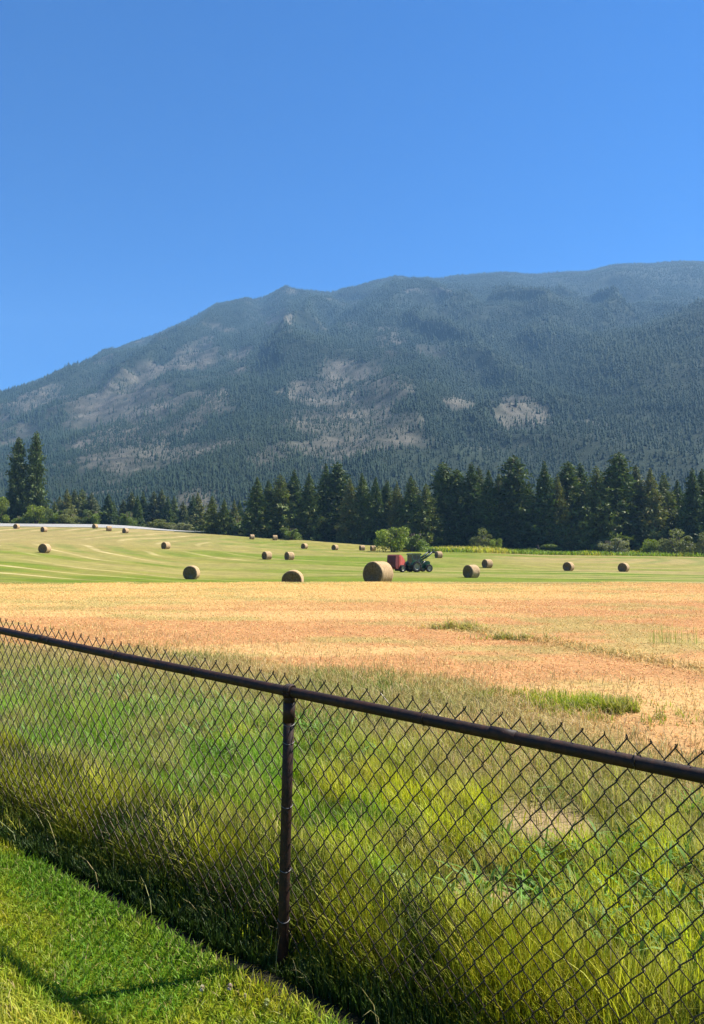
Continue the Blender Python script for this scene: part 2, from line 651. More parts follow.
# worn bare patches
for bx, by, br in WORN:
    dd = np.hypot((X - bx), (Y - by) * 0.8) + (fbm(X * 5, Y * 5, 2) - 0.5) * 0.25
    ok &= ~((dd < br * 1.15) & (RS.rand(n) < 0.88))
X, Y, w, t, a = X[ok], Y[ok], w[ok], t[ok], a[ok]
m = len(X)
nz = fbm(X * 0.9 + 7, Y * 0.9, 4)
nz2 = fbm(X * 2.8, Y * 2.8 + 31, 3)
lush = sstep(0.9, 2.2, t) * sstep(0.5, 1.2, w) + 0.55 * np.exp(-((X - 2.0) ** 2 + (Y - 4.1) ** 2) / 0.35)
c = lerp3(LUSH, YGREEN, sstep(0.36, 0.60, nz + 0.25 * sstep(0.4, -1.2, t) - 0.25 * lush))
c = lerp3(c, np.array([0.13, 0.29, 0.018]), np.clip(lush, 0, 1) * 0.8 * sstep(0.3, 0.6, nz2))
c = lerp3(c, np.array([0.30, 0.26, 0.06]), sstep(0.52, 0.7, nz2) * 0.5)
c = lerp3(c, OLIVE, a * 0.8)
clump = fbm(X * 6 + 3, Y * 6, 2)
big = fbm(X * 1.3 + 13, Y * 1.3 + 2, 3)
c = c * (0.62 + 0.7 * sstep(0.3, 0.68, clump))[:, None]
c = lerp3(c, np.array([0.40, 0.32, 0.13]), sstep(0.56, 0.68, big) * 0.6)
dry = RS.rand(m) < 0.07 + 0.25 * a
c[dry] = np.array([0.42, 0.34, 0.15])
hs = 0.08 + 0.22 * sstep(0.0, 0.25, w) * sstep(1.0, 0.3, w) + 0.09 * sstep(0.3, 1.0, w) + 0.12 * (nz2 - 0.3)
h = np.clip(hs * RS.uniform(0.55, 1.25, m) * (0.55 + 0.9 * clump), 0.06, 0.62)
tip = lerp3(c * 1.15, np.array([0.36, 0.33, 0.10]), RS.rand(m) * 0.5)
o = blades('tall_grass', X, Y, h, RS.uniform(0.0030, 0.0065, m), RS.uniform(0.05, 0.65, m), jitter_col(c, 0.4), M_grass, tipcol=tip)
tag(o, 'tall uncut green grass growing along and through the chain link fence', 'grass', kind='stuff')

# the thick thatch right in the fence line, shade put into its colour
n = 100000
t = RS.uniform(-2.3, 4.6, n)
w = RS.uniform(-0.16, 0.55, n)
front = -0.03 - 0.10 * fbm(t * 2.6, t * 0 + 4, 3) - 0.02 * np.clip(t, 0, 4)
ok = (w > front)
X = FP[0] + t * FD[0] + w * FN[0]
Y = FP[1] + t * FD[1] + w * FN[1]
ok &= in_view(X, Y, 0.8)
X, Y, w, t = X[ok], Y[ok], w[ok], t[ok]
m = len(X)
nz = fbm(X * 3 + 7, Y * 3, 3)
c = lerp3(np.array([0.035, 0.062, 0.008]), YGREEN * 0.75, sstep(0.35, 0.75, nz + 0.12 * sstep(0.5, -1, t)) * sstep(-0.08, 0.12, w))  # front blades near black: the shaded side painted in
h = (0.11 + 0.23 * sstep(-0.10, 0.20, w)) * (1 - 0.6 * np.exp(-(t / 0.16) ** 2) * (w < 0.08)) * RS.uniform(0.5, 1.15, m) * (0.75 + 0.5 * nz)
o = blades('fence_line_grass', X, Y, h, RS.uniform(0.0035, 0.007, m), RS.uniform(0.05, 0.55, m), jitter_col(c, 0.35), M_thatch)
tag(o, 'thick green grass, coloured dark for shade, packed along the foot of the fence', 'grass', kind='stuff')

# olive drying grass behind it
n = 150000
t = RS.uniform(-5, 13, n)
w = RS.uniform(0.9, 8.0, n)
X = FP[0] + t * FD[0] + w * FN[0]
Y = FP[1] + t * FD[1] + w * FN[1]
a, b, _, _ = stubble_zone(X, Y)
ok = in_view(X, Y, 1.0) & (RS.rand(n) < np.clip(a - b * 0.9, 0, 1))
X, Y, a, b = X[ok], Y[ok], a[ok], b[ok]
m = len(X)
nz = fbm(X * 1.1 + 3, Y * 1.1, 4)
c = lerp3(OLIVE, np.array([0.48, 0.34, 0.14]), sstep(0.35, 0.65, nz + 0.3 * (b - 0.3)))
c = lerp3(c, GREEN * 1.2, sstep(0.55, 0.7, fbm(X * 0.8 + 50, Y * 0.8, 3)) * 0.7)
dry = RS.rand(m) < 0.25
c[dry] = np.array([0.46, 0.35, 0.17])
o = blades('drying_grass', X, Y, RS.uniform(0.06, 0.20, m), RS.uniform(0.004, 0.008, m), RS.uniform(0.2, 1.2, m), jitter_col(c), M_stub)
tag(o, 'olive brown drying grass between the green fence strip and the tan stubble', 'grass', kind='stuff')

# stubble of the cut field
n = 260000
Y = 5 + 35 * RS.rand(n) ** 0.75
X = (RS.rand(n) * 2 - 1) * (0.4757 * Y + 2.0)
a, b, w, t = stubble_zone(X, Y)
ok = (RS.rand(n) < b) & (w > 3) & (Y < edge_d(X) + 1.6 * RS.rand(n))
X, Y, b = X[ok], Y[ok], b[ok]
m = len(X)
c = field_color(X, Y) * 1.05
sel = RS.rand(m)
c = np.where((sel < 0.25)[:, None], STRAW * 1.1, c)
c = np.where((sel > 0.93)[:, None], OLIVE, c)
wr = windrow(X, Y)
h = RS.uniform(0.025, 0.075, m) * (1 + 2.4 * wr)
o = blades('field_stubble', X, Y, h, RS.uniform(0.006, 0.014, m) * (0.7 + Y / 30), RS.uniform(0.5, 2.2, m), jitter_col(c, 0.22, 0.08), M_stub)
tag(o, 'tan cut stubble covering the middle field beyond the fence', 'stubble', kind='stuff')


def tuft_patch(name, label, px, D, sx, sy, num, hmin, hmax, col, tipc=None, wid=0.009, bend=(0.1, 0.7), mat=None, rot=0.0):
    c0 = spot(px, D)
    g = RS.randn(num, 2) * np.array([sx, sy])
    cr, sr = math.cos(rot), math.sin(rot)
    X = c0.x + g[:, 0] * cr - g[:, 1] * sr
    Y = c0.y + g[:, 0] * sr + g[:, 1] * cr
    keep = vnoise(X * 5.5 + 3, Y * 5.5) > 0.42
    X, Y, g = X[keep], Y[keep], g[keep]
    num = len(X)
    fall = np.exp(-0.35 * ((g[:, 0] / sx) ** 2 + (g[:, 1] / sy) ** 2))
    h = RS.uniform(hmin, hmax, num) * (0.45 + 0.55 * fall)
    c = np.repeat(np.asarray(col)[None], num, 0)
    tp = None if tipc is None else np.repeat(np.asarray(tipc)[None], num, 0)
    o = blades(name, X, Y, h, RS.uniform(0.6, 1.3, num) * wid, RS.uniform(*bend, num), jitter_col(c, 0.3), mat or M_grass, tipcol=tp)
    tag(o, label, 'grass', kind='stuff')


tuft_patch('grass_clump', 'bright green clump of grass at the edge of the tan stubble', 582, 8.5, 0.46, 0.26, 2700, 0.04, 0.26, (0.20, 0.27, 0.022), (0.40, 0.40, 0.06), rot=-0.3)
tuft_patch('grass_clump', 'pale green grass sloping off the right end of the bright clump', 625, 8.2, 0.25, 0.22, 1500, 0.08, 0.28, (0.24, 0.25, 0.05), (0.42, 0.36, 0.14))
tuft_patch('grass_clump', 'low green grass tailing off left of the bright clump', 520, 9.0, 0.7, 0.3, 1300, 0.05, 0.15, (0.22, 0.25, 0.04), (0.38, 0.34, 0.09))
tuft_patch('dry_grass_clump', 'tousled tan and green grass clump on the stubble ridge', 455, 16.5, 0.32, 0.2, 800, 0.1, 0.42, (0.30, 0.29, 0.075), (0.55, 0.42, 0.19), 0.014, (0.3, 1.4))
tuft_patch('dry_grass_clump', 'dull olive grass clump in the middle of the stubble ridge', 517, 14.6, 0.45, 0.2, 900, 0.08, 0.3, (0.27, 0.27, 0.07), (0.50, 0.38, 0.17), 0.013, (0.3, 1.3))
for q, p_ in enumerate((655, 672, 690)):
    tuft_patch('grass_stalks', ('thin upright green stalks, leftmost tuft of three on the right of the stubble',
                                'thin upright green stalks, middle tuft of three on the right of the stubble',
                                'thin upright green stalks, rightmost tuft of three on the right of the stubble')[q],
               p_, 14.0, 0.13, 0.13, 38, 0.25, 0.6, (0.27, 0.29, 0.09), (0.45, 0.38, 0.16), 0.006, (0.02, 0.2))

# broad leaved weeds among the grass, and thin seed stalks above it
n = 14000
t = RS.uniform(-3, 8, n)
w = RS.uniform(0.35, 3.3, n)
X = FP[0] + t * FD[0] + w * FN[0]
Y = FP[1] + t * FD[1] + w * FN[1]
wp = fbm(X * 1.6 + 77, Y * 1.6 + 5, 3) + 0.16 * sstep(1.0, 2.5, t) + 0.12 * np.exp(-((X - 1.75) ** 2 + (Y - 4.6) ** 2) / 0.3)
ok = in_view(X, Y, 0.8) & (wp > 0.60) & (w < 3.3)
X, Y, t = X[ok], Y[ok], t[ok]
m = len(X)
c = lerp3(np.array([0.11, 0.22, 0.02]), np.array([0.20, 0.30, 0.07]), fbm(X * 2, Y * 2, 2))
o = blades('broadleaf_weeds', X, Y, RS.uniform(0.10, 0.26, m), RS.uniform(0.012, 0.028, m), RS.uniform(0.3, 1.5, m), jitter_col(c, 0.3), M_grass)
tag(o, 'broad leaved bright green weeds among the tall grass behind the fence', 'weeds', kind='stuff')
n = 2600
t = RS.uniform(-3, 9, n)
w = RS.uniform(0.3, 4.5, n)
X = FP[0] + t * FD[0] + w * FN[0]
Y = FP[1] + t * FD[1] + w * FN[1]
ok = in_view(X, Y, 0.8) & (fbm(X * 0.9, Y * 0.9 + 40, 2) > 0.42)
X, Y = X[ok], Y[ok]
m = len(X)
c = lerp3(np.array([0.45, 0.36, 0.16]), np.array([0.40, 0.40, 0.10]), RS.rand(m))
o = blades('seed_stalks', X, Y, RS.uniform(0.20, 0.36, m), RS.uniform(0.0022, 0.0040, m), RS.uniform(0.05, 0.5, m), jitter_col(c, 0.3), M_stub)
tag(o, 'thin pale seed stalks standing above the tall grass behind the fence', 'grass', kind='stuff')

# long dry stalks bowed over at the foot of the fence
n = 60
t = RS.uniform(-1.2, 3.2, n)
w = RS.uniform(-0.14, 0.12, n)
X = FP[0] + t * FD[0] + w * FN[0]
Y = FP[1] + t * FD[1] + w * FN[1]
az = math.atan2(-FN[1], -FN[0]) + RS.uniform(-1.3, 1.3, n)
c = np.repeat(np.array([[0.40, 0.36, 0.17]]), n, 0)
o = blades('dry_stalks', X, Y, RS.uniform(0.16, 0.36, n), RS.uniform(0.0022, 0.0036, n), RS.uniform(0.2, 0.8, n), jitter_col(c, 0.3), M_stub, lean_az=az)
tag(o, 'pale dry stalks bowed over the dark foot of the fence', 'dry grass', kind='stuff')

# reedy strip along the foot of the tree belt, right half
n = 26000
px = RS.uniform(395, 1000, n)
D = RS.uniform(203, 222, n) + (fbm(px * 0.02, px * 0 + 3, 2) - 0.5) * 14
X = (px - CX) / F * D
nz = fbm(X * 0.10, D * 0.12, 3)
c = lerp3([0.19, 0.26, 0.03], [0.44, 0.40, 0.07], sstep(0.4, 0.62, nz))
o = blades('reed_strip', X, D, RS.uniform(0.5, 2.0, n) * (0.4 + nz), RS.uniform(0.12, 0.3, n), RS.uniform(0.1, 0.6, n), jitter_col(c), M_grass)
tag(o, 'yellow green strip of tall weeds along the foot of the tree belt', 'weeds', kind='stuff')


# ------------------------------------------------------------------ clover heads in the lawn
def clover(px, py, label, r, c):
    el = elev(py)
    D = CAM_H / -math.tan(el)
    p = spot(px, D)
    root = empty('clover_flower', p)
    tag(root, label, 'flower', 'pale clover heads in the lawn')
    s = MB()
    s.tube([(0, 0, -0.01), (0.003, 0.002, 0.02), (0, 0, 0.045)], 0.0016, 5)
    s.build('stem', simple('clover_stem', (0.10, 0.17, 0.03), 0.6), root)
    hb = MB()
    for k in range(90):
        u = random.uniform(-0.6, 1)
        ph = random.uniform(0, 6.283)
        q = math.sqrt(max(0, 1 - u * u))
        d = Vector((q * math.cos(ph), q * math.sin(ph), u))
        b = d.cross(Vector((0.3, 0.5, 0.8))).normalized() * r * 0.22
        a = Vector((0, 0, 0.047))
        hb.add([a + d * r * 0.3 - b, a + d * r * 0.3 + b, a + d * r + b * .8, a + d * r * 1.1, a + d * r - b * .8], [(0, 1, 2, 3, 4)])
    hb.build('flower_head', simple('clover_petals', c, 0.7, var=0.15, scale=60), root)


clover(206, 1001, 'small white clover head in the lawn, leftmost of the four', 0.012, (0.66, 0.58, 0.38))
clover(233, 999, 'small pinkish clover head just left of the post foot', 0.013, (0.60, 0.47, 0.36))
clover(248, 1007, 'tiny pale clover head between the pinkish one and the yellow one', 0.008, (0.60, 0.52, 0.30))
clover(269, 1013, 'yellowish clover head in the lawn below the fence post', 0.013, (0.58, 0.60, 0.25))

# ------------------------------------------------------------------ chain link fence
fence = empty('chain_link_fence', (FP[0], FP[1], 0), math.atan2(FD[1], FD[0]))
tag(fence, 'dark brown chain link fence with pipe top rail crossing the foreground', 'fence')
# local x runs along the fence (away, left), local y towards the camera is +y? -> FN is -y
RAIL_Z = 1.205


def gl(t):          # ground height along the fence
    return (0.032 if t < 0 else 0.041) * t


def fence_wire():
    s, v = 0.038, 0.098
    r = 0.0027
    mb = MB()
    top_off = 0.062
    nb = 25
    i0, i1 = int(-4.3 / s), int(5.2 / s)
    for i in range(i0, i1):
        if i % 2:
            i_l, i_r = i, i + 1
        pts = []
        for k in range(nb + 1):
            # k counts half steps down from the top; at k = 0 neighbouring wires meet in a twisted tip
            right = ((k + i) % 2 == 0)
            xx = (i + 1) * s if right else i * s
            zz = RAIL_Z + top_off - k * v * 0.5
            sgn = 1 if right else -1
            yy = -0.030
            wob = 0.0025 * math.sin(i * 1.7 + k * 2.3)
            xx += sgn * 0.0016 + wob
            zz += 0.002 * math.sin(i * 0.9 + k)
            e = 0.006
            # rounded knuckle: comes in from one side of the cloth, leaves on the other
            if k == 0:
                tipx = xx + random.uniform(-0.005, 0.005)
                pts.append((tipx + random.uniform(-.004, .004), yy + 0.004 * sgn, zz + gl(xx) + random.uniform(0.005, 0.012)))
                pts.append((xx, yy + 0.002 * sgn, zz + gl(xx)))
            else:
                pts.append((xx - sgn * e * 0.7, yy - 0.0022, zz + e + gl(xx)))
                pts.append((xx + sgn * 0.0008, yy, zz + gl(xx)))
                pts.append((xx - sgn * e * 0.7, yy + 0.0022, zz - e + gl(xx)))
        mb.tube(pts, r, 4, cap=False)
    return mb


fence_wire().build('wire_mesh', M_wire, fence)
mb = MB()
pts = []
for k in range(60):
    tx = -4.4 + 9.7 * k / 59
    pts.append((tx, 0.0, RAIL_Z + gl(tx) - 0.004 * math.sin((tx + 0.1) / 3.05 * math.pi) ** 2))
mb.tube(pts, 0.0228, 16)
for tx in (-1.05, 2.0):            # swaged joint sleeves
    mb.tube([(tx - 0.05, 0, RAIL_Z + gl(tx - 0.05)), (tx + 0.05, 0, RAIL_Z + gl(tx + 0.05))], 0.0238, 16)
mb.build('top_rail', M_rust, fence)
# wire ties along the rail
for tx in (-1.52, -0.72, 0.62, 1.25, 1.9):
    tb = MB()
    ring = []
    for k in range(15):
        a = 2 * math.pi * k / 14
        ring.append((tx + 0.006 * math.sin(a * .5), 0.0285 * math.cos(a) - 0.003, RAIL_Z + gl(tx) + 0.0275 * math.sin(a)))
    ring.append((tx + .01, -0.034, RAIL_Z + gl(tx) - 0.03))
    tb.tube(ring, 0.0018, 5)
    tb.build('tie_wire', M_wire, fence)


def post(tx, first):
    b = MB()
    g = gl(tx)
    lean = -0.036
    def at(z, dx=0, dy=0):
        return (tx + lean * (z / RAIL_Z) + 0.02 + dx, dy, z + g)
    b.tube([at(-0.25), at(0.3), at(0.75), at(RAIL_Z - 0.045)], 0.0242, 18)
    p = b.build('post', M_rust, fence)
    c = MB()
    # loop cap that carries the rail
    c.tube([at(RAIL_Z - 0.135), at(RAIL_Z - 0.045)], 0.0272, 18)
    c.tube([at(RAIL_Z - 0.045), at(RAIL_Z - 0.022), at(RAIL_Z - 0.012)], [0.0272, 0.0245, 0.018], 18)
    ring = []
    for k in range(17):
        a = 2 * math.pi * k / 16
        ring.append(at(RAIL_Z + 0.0285 * math.sin(a), 0.0, 0.0285 * math.cos(a)))
    for dx in (-0.012, 0, 0.012):
        c.tube([(x + dx, y, z) for x, y, z in ring], 0.007, 6)
    c.build('rail_cap', M_rust, p)
    for z in (1.06, 0.98, 0.70, 0.42, 0.20):
        w_ = MB()
        ring = []
        for k in range(17):
            a = 2 * math.pi * k / 16
            ring.append(at(z + 0.004 * math.sin(a * 2), 0.0260 * math.cos(a), 0.0260 * math.sin(a) - 0.002))
        ring.append(at(z - 0.012, 0.034, -0.032))
        w_.tube(ring, 0.0019, 5)
        w_.build('tie_wire', M_tie, p)
    return p


for k, tx in enumerate((0.0, 3.05, -3.05)):
    post(tx, k == 0)


# ------------------------------------------------------------------ hay bales
def straw_mat(name, base, dark, light, ends):
    m, nt, out = new_mat(name)
    tc = N(nt, 'ShaderNodeTexCoord')
    mp = N(nt, 'ShaderNodeMapping')
    mp.inputs['Scale'].default_value = (2.5, 14.0, 2.5) if not ends else (9, 9, 9)
    nt.links.new(tc.outputs['Object'], mp.inputs['Vector'])
    nz = N(nt, 'ShaderNodeTexNoise', Scale=1.0, Detail=8.0, Roughness=0.75)
    nt.links.new(mp.outputs[0], nz.inputs['Vector'])
    fac = nz.outputs['Fac']
    r = ramp(nt, fac, [(0.32, dark), (0.5, base), (0.68, light)])
    p = N(nt, 'ShaderNodeBsdfPrincipled', Roughness=0.9)
    p.inputs['Specular IOR Level'].default_value = 0.1
    nt.links.new(r.outputs['Color'], p.inputs['Base Color'])
    b = N(nt, 'ShaderNodeBump', Strength=0.8, Distance=0.05)
    nt.links.new(nz.outputs['Fac'], b.inputs['Height'])
    nt.links.new(b.outputs['Normal'], p.inputs['Normal'])
    nt.links.new(p.outputs[0], out.inputs['Surface'])
    return m


M_bale_side = straw_mat('bale_side_straw', (0.40, 0.27, 0.14), (0.16, 0.10, 0.05), (0.58, 0.42, 0.25), False)
M_bale_end = straw_mat('bale_end_shaded_straw', (0.15, 0.10, 0.05), (0.075, 0.05, 0.025), (0.24, 0.17, 0.09), True)  # darker end straw, lowered further to paint in the unlit face
M_net = simple('bale_net_wrap', (0.60, 0.52, 0.38), 0.8, 0, 0.15, 20)


def bale_mesh(seed):
    rnd = random.Random(seed)
    rad, half, n = 0.78, 0.66, 40
    mb = MB()
    prof = [(0.0, -half + 0.05), (0.25, -half + 0.03), (0.28, -half + 0.0), (0.5, -half + 0.015), (0.53, -half - 0.01), (0.68, -half + 0.01),
            (0.75, -half + 0.05), (rad, -half + 0.11)]
    ys = np.linspace(-half + 0.2, half - 0.2, 8)
    prof += [(rad, y) for y in ys]
    prof += [(r_, -y_) for r_, y_ in prof[:8][::-1]]
    base = len(mb.v)
    mb.lathe(prof, n)
    # unevenness, a sag onto the ground
    o1 = rnd.uniform(0, 50)
    for i, p in enumerate(mb.v):
        x, y, z = p
        nn = mnoise.noise(Vector((x * 2.2 + o1, y * 3, z * 2.2)))
        n2 = mnoise.noise(Vector((x * 9 + o1, y * 9, z * 9)))
        k = 1 + 0.035 * nn + 0.018 * n2
        x, z = x * k, z * k
        z = max(z, -0.70 + 0.01 * n2)
        if z < 0:
            x *= 1 + 0.05 * (-z / 0.7)
        mb.v[i] = (x, y + 0.02 * n2, z + 0.70)
    nprof = len(prof)
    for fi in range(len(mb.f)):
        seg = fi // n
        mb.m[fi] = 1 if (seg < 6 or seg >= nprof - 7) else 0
    # net-wrap windings just proud of the straw
    me = mb.mesh('hay_bale', [M_bale_side, M_bale_end])
    return me


BALES = [bale_mesh(k) for k in range(4)]
bale_list = [
    # px, ground distance, scale, turn of the end face to the left of facing us (deg), label
    (378, 54, 1.15, 36, 'largest round hay bale with dark end and sunlit side, left of the red baler'),
    (471, 84, 1.0, 42, 'round hay bale standing alone to the right of the green tractor'),
    (192, 79, 1.0, 16, 'round hay bale with dark end facing us at the left edge of the green strip'),
    (293, 57, 1.02, 8, 'round hay bale half sunk behind the crest of the tan stubble'),
    (568, 123, 1.0, 24, 'round hay bale with a dark end, left one of the two at far right'),
    (623, 122, 1.0, 20, 'rightmost round hay bale of the field, dark end towards us'),
    (487, 128, 1.0, 50, 'round hay bale farther back, up and right of the lone one by the tractor'),
    (267, 135, 1.0, 52, 'left one of two matching striped bales side by side in mid field'),
    (289.5, 135, 1.0, 55, 'right one of two matching striped bales side by side in mid field'),
    (304.5, 203, 1.0, 40, 'small far bale above the pair of striped bales'),
    (335, 200, 1.0, 40, 'small far bale to the right of and above the striped pair'),
    (166, 154, 1.0, 45, 'small bale alone between the curved swaths on the left rise'),
    (45, 117, 1.0, 30, 'nearest of the bales on the left rise, straight below another bale'),
    (44, 214, 1.0, 45, 'far bale near the hilltop, straight above a nearer one'),
    (16.5, 226, 1.0, 35, 'leftmost bale, close under the pale gravel road'),
    (95, 232, 0.95, 40, 'tiny bale at the brow of the rise, left of the wide one'),
    (109, 222, 1.05, 80, 'bale seen broadside at the brow of the rise between two others'),
    (125.5, 218, 1.0, 45, 'bale at the brow of the rise, right one of three close together'),
    (252, 229, 1.0, 75, 'pale sunlit bale lying against the trees, left one of two'),
    (275, 232, 1.05, 80, 'pale sunlit bale lying against the trees, right one of two'),
    (362, 206, 1.0, 70, 'pale bale beside the light green willow, left one of two'),
    (373, 204, 1.0, 70, 'pale bale beside the light green willow, right one of two'),
    (438.5, 160, 0.98, 60, 'pale topped bale just beyond the tips of the loader arms'),
]
for k, (px, D, sc, deg, lab) in enumerate(bale_list):
    o = bpy.data.objects.new('hay_bale', BALES[k % 4])
    p = spot(px, D)
    o.location = p - Vector((0, 0, 0.03))
    o.scale = (sc, sc, sc)
    # the local -y end faces the camera bearing, turned by deg to the left
    bearing = math.atan2(p.x, p.y)
    o.rotation_euler = (0, 0, -bearing - R(deg))
    tag(link(o), lab, 'hay bale', 'round hay bales in the field')

# ------------------------------------------------------------------ tractor and baler
M_green = simple('green_tractor_paint', (0.012, 0.070, 0.024), 0.4, 0, 0.2, 4, 0, 0.5)
M_dgreen = simple('dark_loader_paint', (0.008, 0.030, 0.013), 0.5, 0, 0.25, 4)
M_tyre = simple('tyre_rubber', (0.022, 0.021, 0.020), 0.85, 0, 0.3, 12)
M_rim = simple('pale_yellow_rim', (0.26, 0.24, 0.16), 0.5, 0, 0.15, 10)
M_black = simple('black_plastic', (0.02, 0.02, 0.02), 0.5)
M_red = simple('faded_red_paint', (0.52, 0.10, 0.07), 0.5, 0, 0.2, 3)
M_red_shade = simple('shaded_red_tailgate', (0.12, 0.016, 0.013), 0.6, 0, 0.25, 3)  # the baler's red, darkened to paint its rear as in shade
M_grey = simple('worn_steel', (0.22, 0.21, 0.20), 0.5, 0.6, 0.25, 8)
m, nt, out = new_mat('cab_glass')
p = N(nt, 'ShaderNodeBsdfPrincipled', Roughness=0.06)
p.inputs['Base Color'].default_value = (0.03, 0.06, 0.075, 1)
p.inputs['Specular IOR Level'].default_value = 0.8
p.inputs['Alpha'].default_value = 0.75
nt.links.new(p.outputs[0], out.inputs['Surface'])
M_glass = m


def wheel(parent, x, y, r, wid, side):
    """tyre with lugs as the wheel's own mesh, the rim a sub-part"""
    M = Matrix.Translation((x, y, r))
    b = MB()
    hw = wid / 2
    b.lathe([(r * 0.58, -hw * .9), (r * 0.8, -hw), (r * 0.95, -hw * .9), (r * 0.97, 0), (r * 0.95, hw * .9), (r * 0.8, hw), (r * 0.58, hw * .9)], 28, M)
    nl = 18
    for k in range(nl):
        for s in (-1, 1):
            Mk = M @ Matrix.Rotation(2 * math.pi * (k + (0.5 if s > 0 else 0)) / nl, 4, 'Y') @ Matrix.Rotation(s * 0.5, 4, 'X')
            b.box((-0.025, min(0.01 * s, s * hw), r * 0.93), (0.025, max(0.01 * s, s * hw), r * 1.0), 0, Mk)
    w_ = b.build('wheel', M_tyre, parent)
    c = MB()
    c.lathe([(0.0, side * hw * .35), (r * 0.2, side * hw * .38), (r * 0.24, side * hw * .2), (r * 0.48, side * hw * .25), (r * 0.54, side * hw * .86), (r * 0.6, side * hw * .9)], 24, M)
    c.lathe([(0.0, side * hw * .0), (r * 0.58, side * hw * .0)], 24, M)
    c.build('rim', M_rim, w_)
    return w_


def tractor(loc, rz):
    root = empty('tractor', loc, rz)
    tag(root, 'dark green farm tractor with glazed cab and raised front loader arms pulling the red baler', 'tractor')
    # local x is forward, origin under the rear axle
    b = MB()
    b.prism([(0.75, 0.95), (2.55, 0.90), (2.75, 1.05), (2.72, 1.45), (2.5, 1.58), (0.75, 1.72)], -0.36, 0.36)
    b.box((-0.35, -0.25, 0.55), (2.3, 0.25, 0.95))
    b.build('hood', M_green, root)
    b = MB()
    b.box((2.752, -0.26, 0.98), (2.79, 0.26, 1.42))
    b.build('grille', M_black, root)
    for s in (-1, 1):
        b = MB()
        b.box((2.735, s * 0.31 - 0.05, 1.28), (2.80, s * 0.31 + 0.05, 1.40))
        b.build('headlight', M_rim, root)
        f = MB()
        prof = []
        for k in range(9):
            a = math.pi * (0.05 + 0.85 * k / 8)
            prof.append((0.95 * math.cos(a) * 0.95, 0.82 + 0.95 * math.sin(a) * 0.92))
        inner = [(x * 0.93, 0.82 + (z - 0.82) * 0.95) for x, z in prof[::-1]]
        y0, y1 = sorted((s * 0.55, s * 1.0))
        f.prism(prof + inner, y0, y1)
        f.build('fender', M_green, root)
        wheel(root, 0, s * 0.82, 0.82, 0.46, s)
        wheel(root, 2.25, s * 0.78, 0.56, 0.34, s)
    b = MB()
    b.tube([(2.25, -0.75, 0.56), (2.25, 0.75, 0.56)], 0.09, 8)
    b.build('front_axle', M_black, root)
    b = MB()
    b.tube([(0, -0.8, 0.82), (0, 0.8, 0.82)], 0.13, 8)
    b.build('rear_axle', M_black, root)
    # cab
    cab = MB()
    for x, zt in ((-0.55, 2.52), (0.85, 2.5)):
        for s in (-1, 1):
            xb = x if x < 0 else 0.98
            cab.tube([(xb, s * 0.62, 0.95), (x, s * 0.60, zt)], 0.045, 6)
    cab.box((-0.62, -0.64, 0.92), (1.0, 0.64, 1.25))
    c = cab.build('cab', M_green, root)
    for s in (-1, 1):
        g = MB()
        g.prism([(-0.52, 1.25), (0.92, 1.25), (0.83, 2.48), (-0.52, 2.48)], s * 0.60 - 0.008, s * 0.60 + 0.008)
        g.build('window', M_glass, c)
    g = MB()
    g.prism([(0.945, 1.25), (0.965, 1.25), (0.875, 2.48), (0.855, 2.48)], -0.56, 0.56)
    g.build('windscreen', M_glass, c)
    g = MB()
    g.box((-0.56, -0.56, 1.25), (-0.54, 0.56, 2.48))
    g.build('rear_window', M_glass, c)
    r_ = MB()
    r_.prism([(-0.72, 2.52), (1.02, 2.5), (1.05, 2.58), (0.85, 2.70), (-0.55, 2.70), (-0.74, 2.62)], -0.70, 0.70)
    r_.build('roof', M_dgreen, c)
    s_ = MB()
    s_.box((-0.2, -0.25, 1.25), (0.25, 0.25, 1.40))
    s_.prism([(-0.28, 1.40), (-0.14, 1.40), (-0.20, 2.0), (-0.34, 2.0)], -0.25, 0.25)
    s_.build('seat', M_black, c)
    b = MB()
    b.tube([(1.25, 0.28, 1.6), (1.25, 0.28, 2.55)], 0.04, 8)
    b.build('exhaust_pipe', M_black, root)
    # loader: raised
    for s in (-1, 1):
        a = MB()
        y = s * 0.52
        a.tube([(1.05, y, 0.85), (1.05, y, 1.75)], 0.07, 6)                # tower
        a.tube([(1.05, y, 1.72), (2.3, y, 2.35), (3.25, y, 3.05)], [0.15, 0.17, 0.12], 6)
        la = a.build('loader_arm', M_dgreen, root)
        h = MB()
        h.tube([(1.10, y, 1.05), (1.75, y, 1.60)], 0.055, 8)
        h.tube([(1.75, y, 1.60), (2.25, y, 2.25)], 0.03, 8)
        h.build('hydraulic_ram', M_grey, la)
    a = MB()
    a.tube([(2.3, -0.52, 2.35), (2.3, 0.52, 2.35)], 0.06, 6)
    a.build('cross_tube', M_dgreen, root)
    k = MB()
    k.box((3.20, -0.78, 2.72), (3.32, 0.78, 2.90))
    k.box((3.22, -0.75, 3.20), (3.30, 0.75, 3.28))
    for y in (-0.7, -0.35, 0.35, 0.7):
        k.box((3.22, y - 0.04, 2.80), (3.30, y + 0.04, 3.25))
    for y in (-0.4, 0.4):
        k.tube([(3.28, y, 2.80), (3.9, y, 2.86), (4.25, y, 2.92)], [0.045, 0.035, 0.012], 6)
    k.build('bale_fork', M_black, root)
    return root


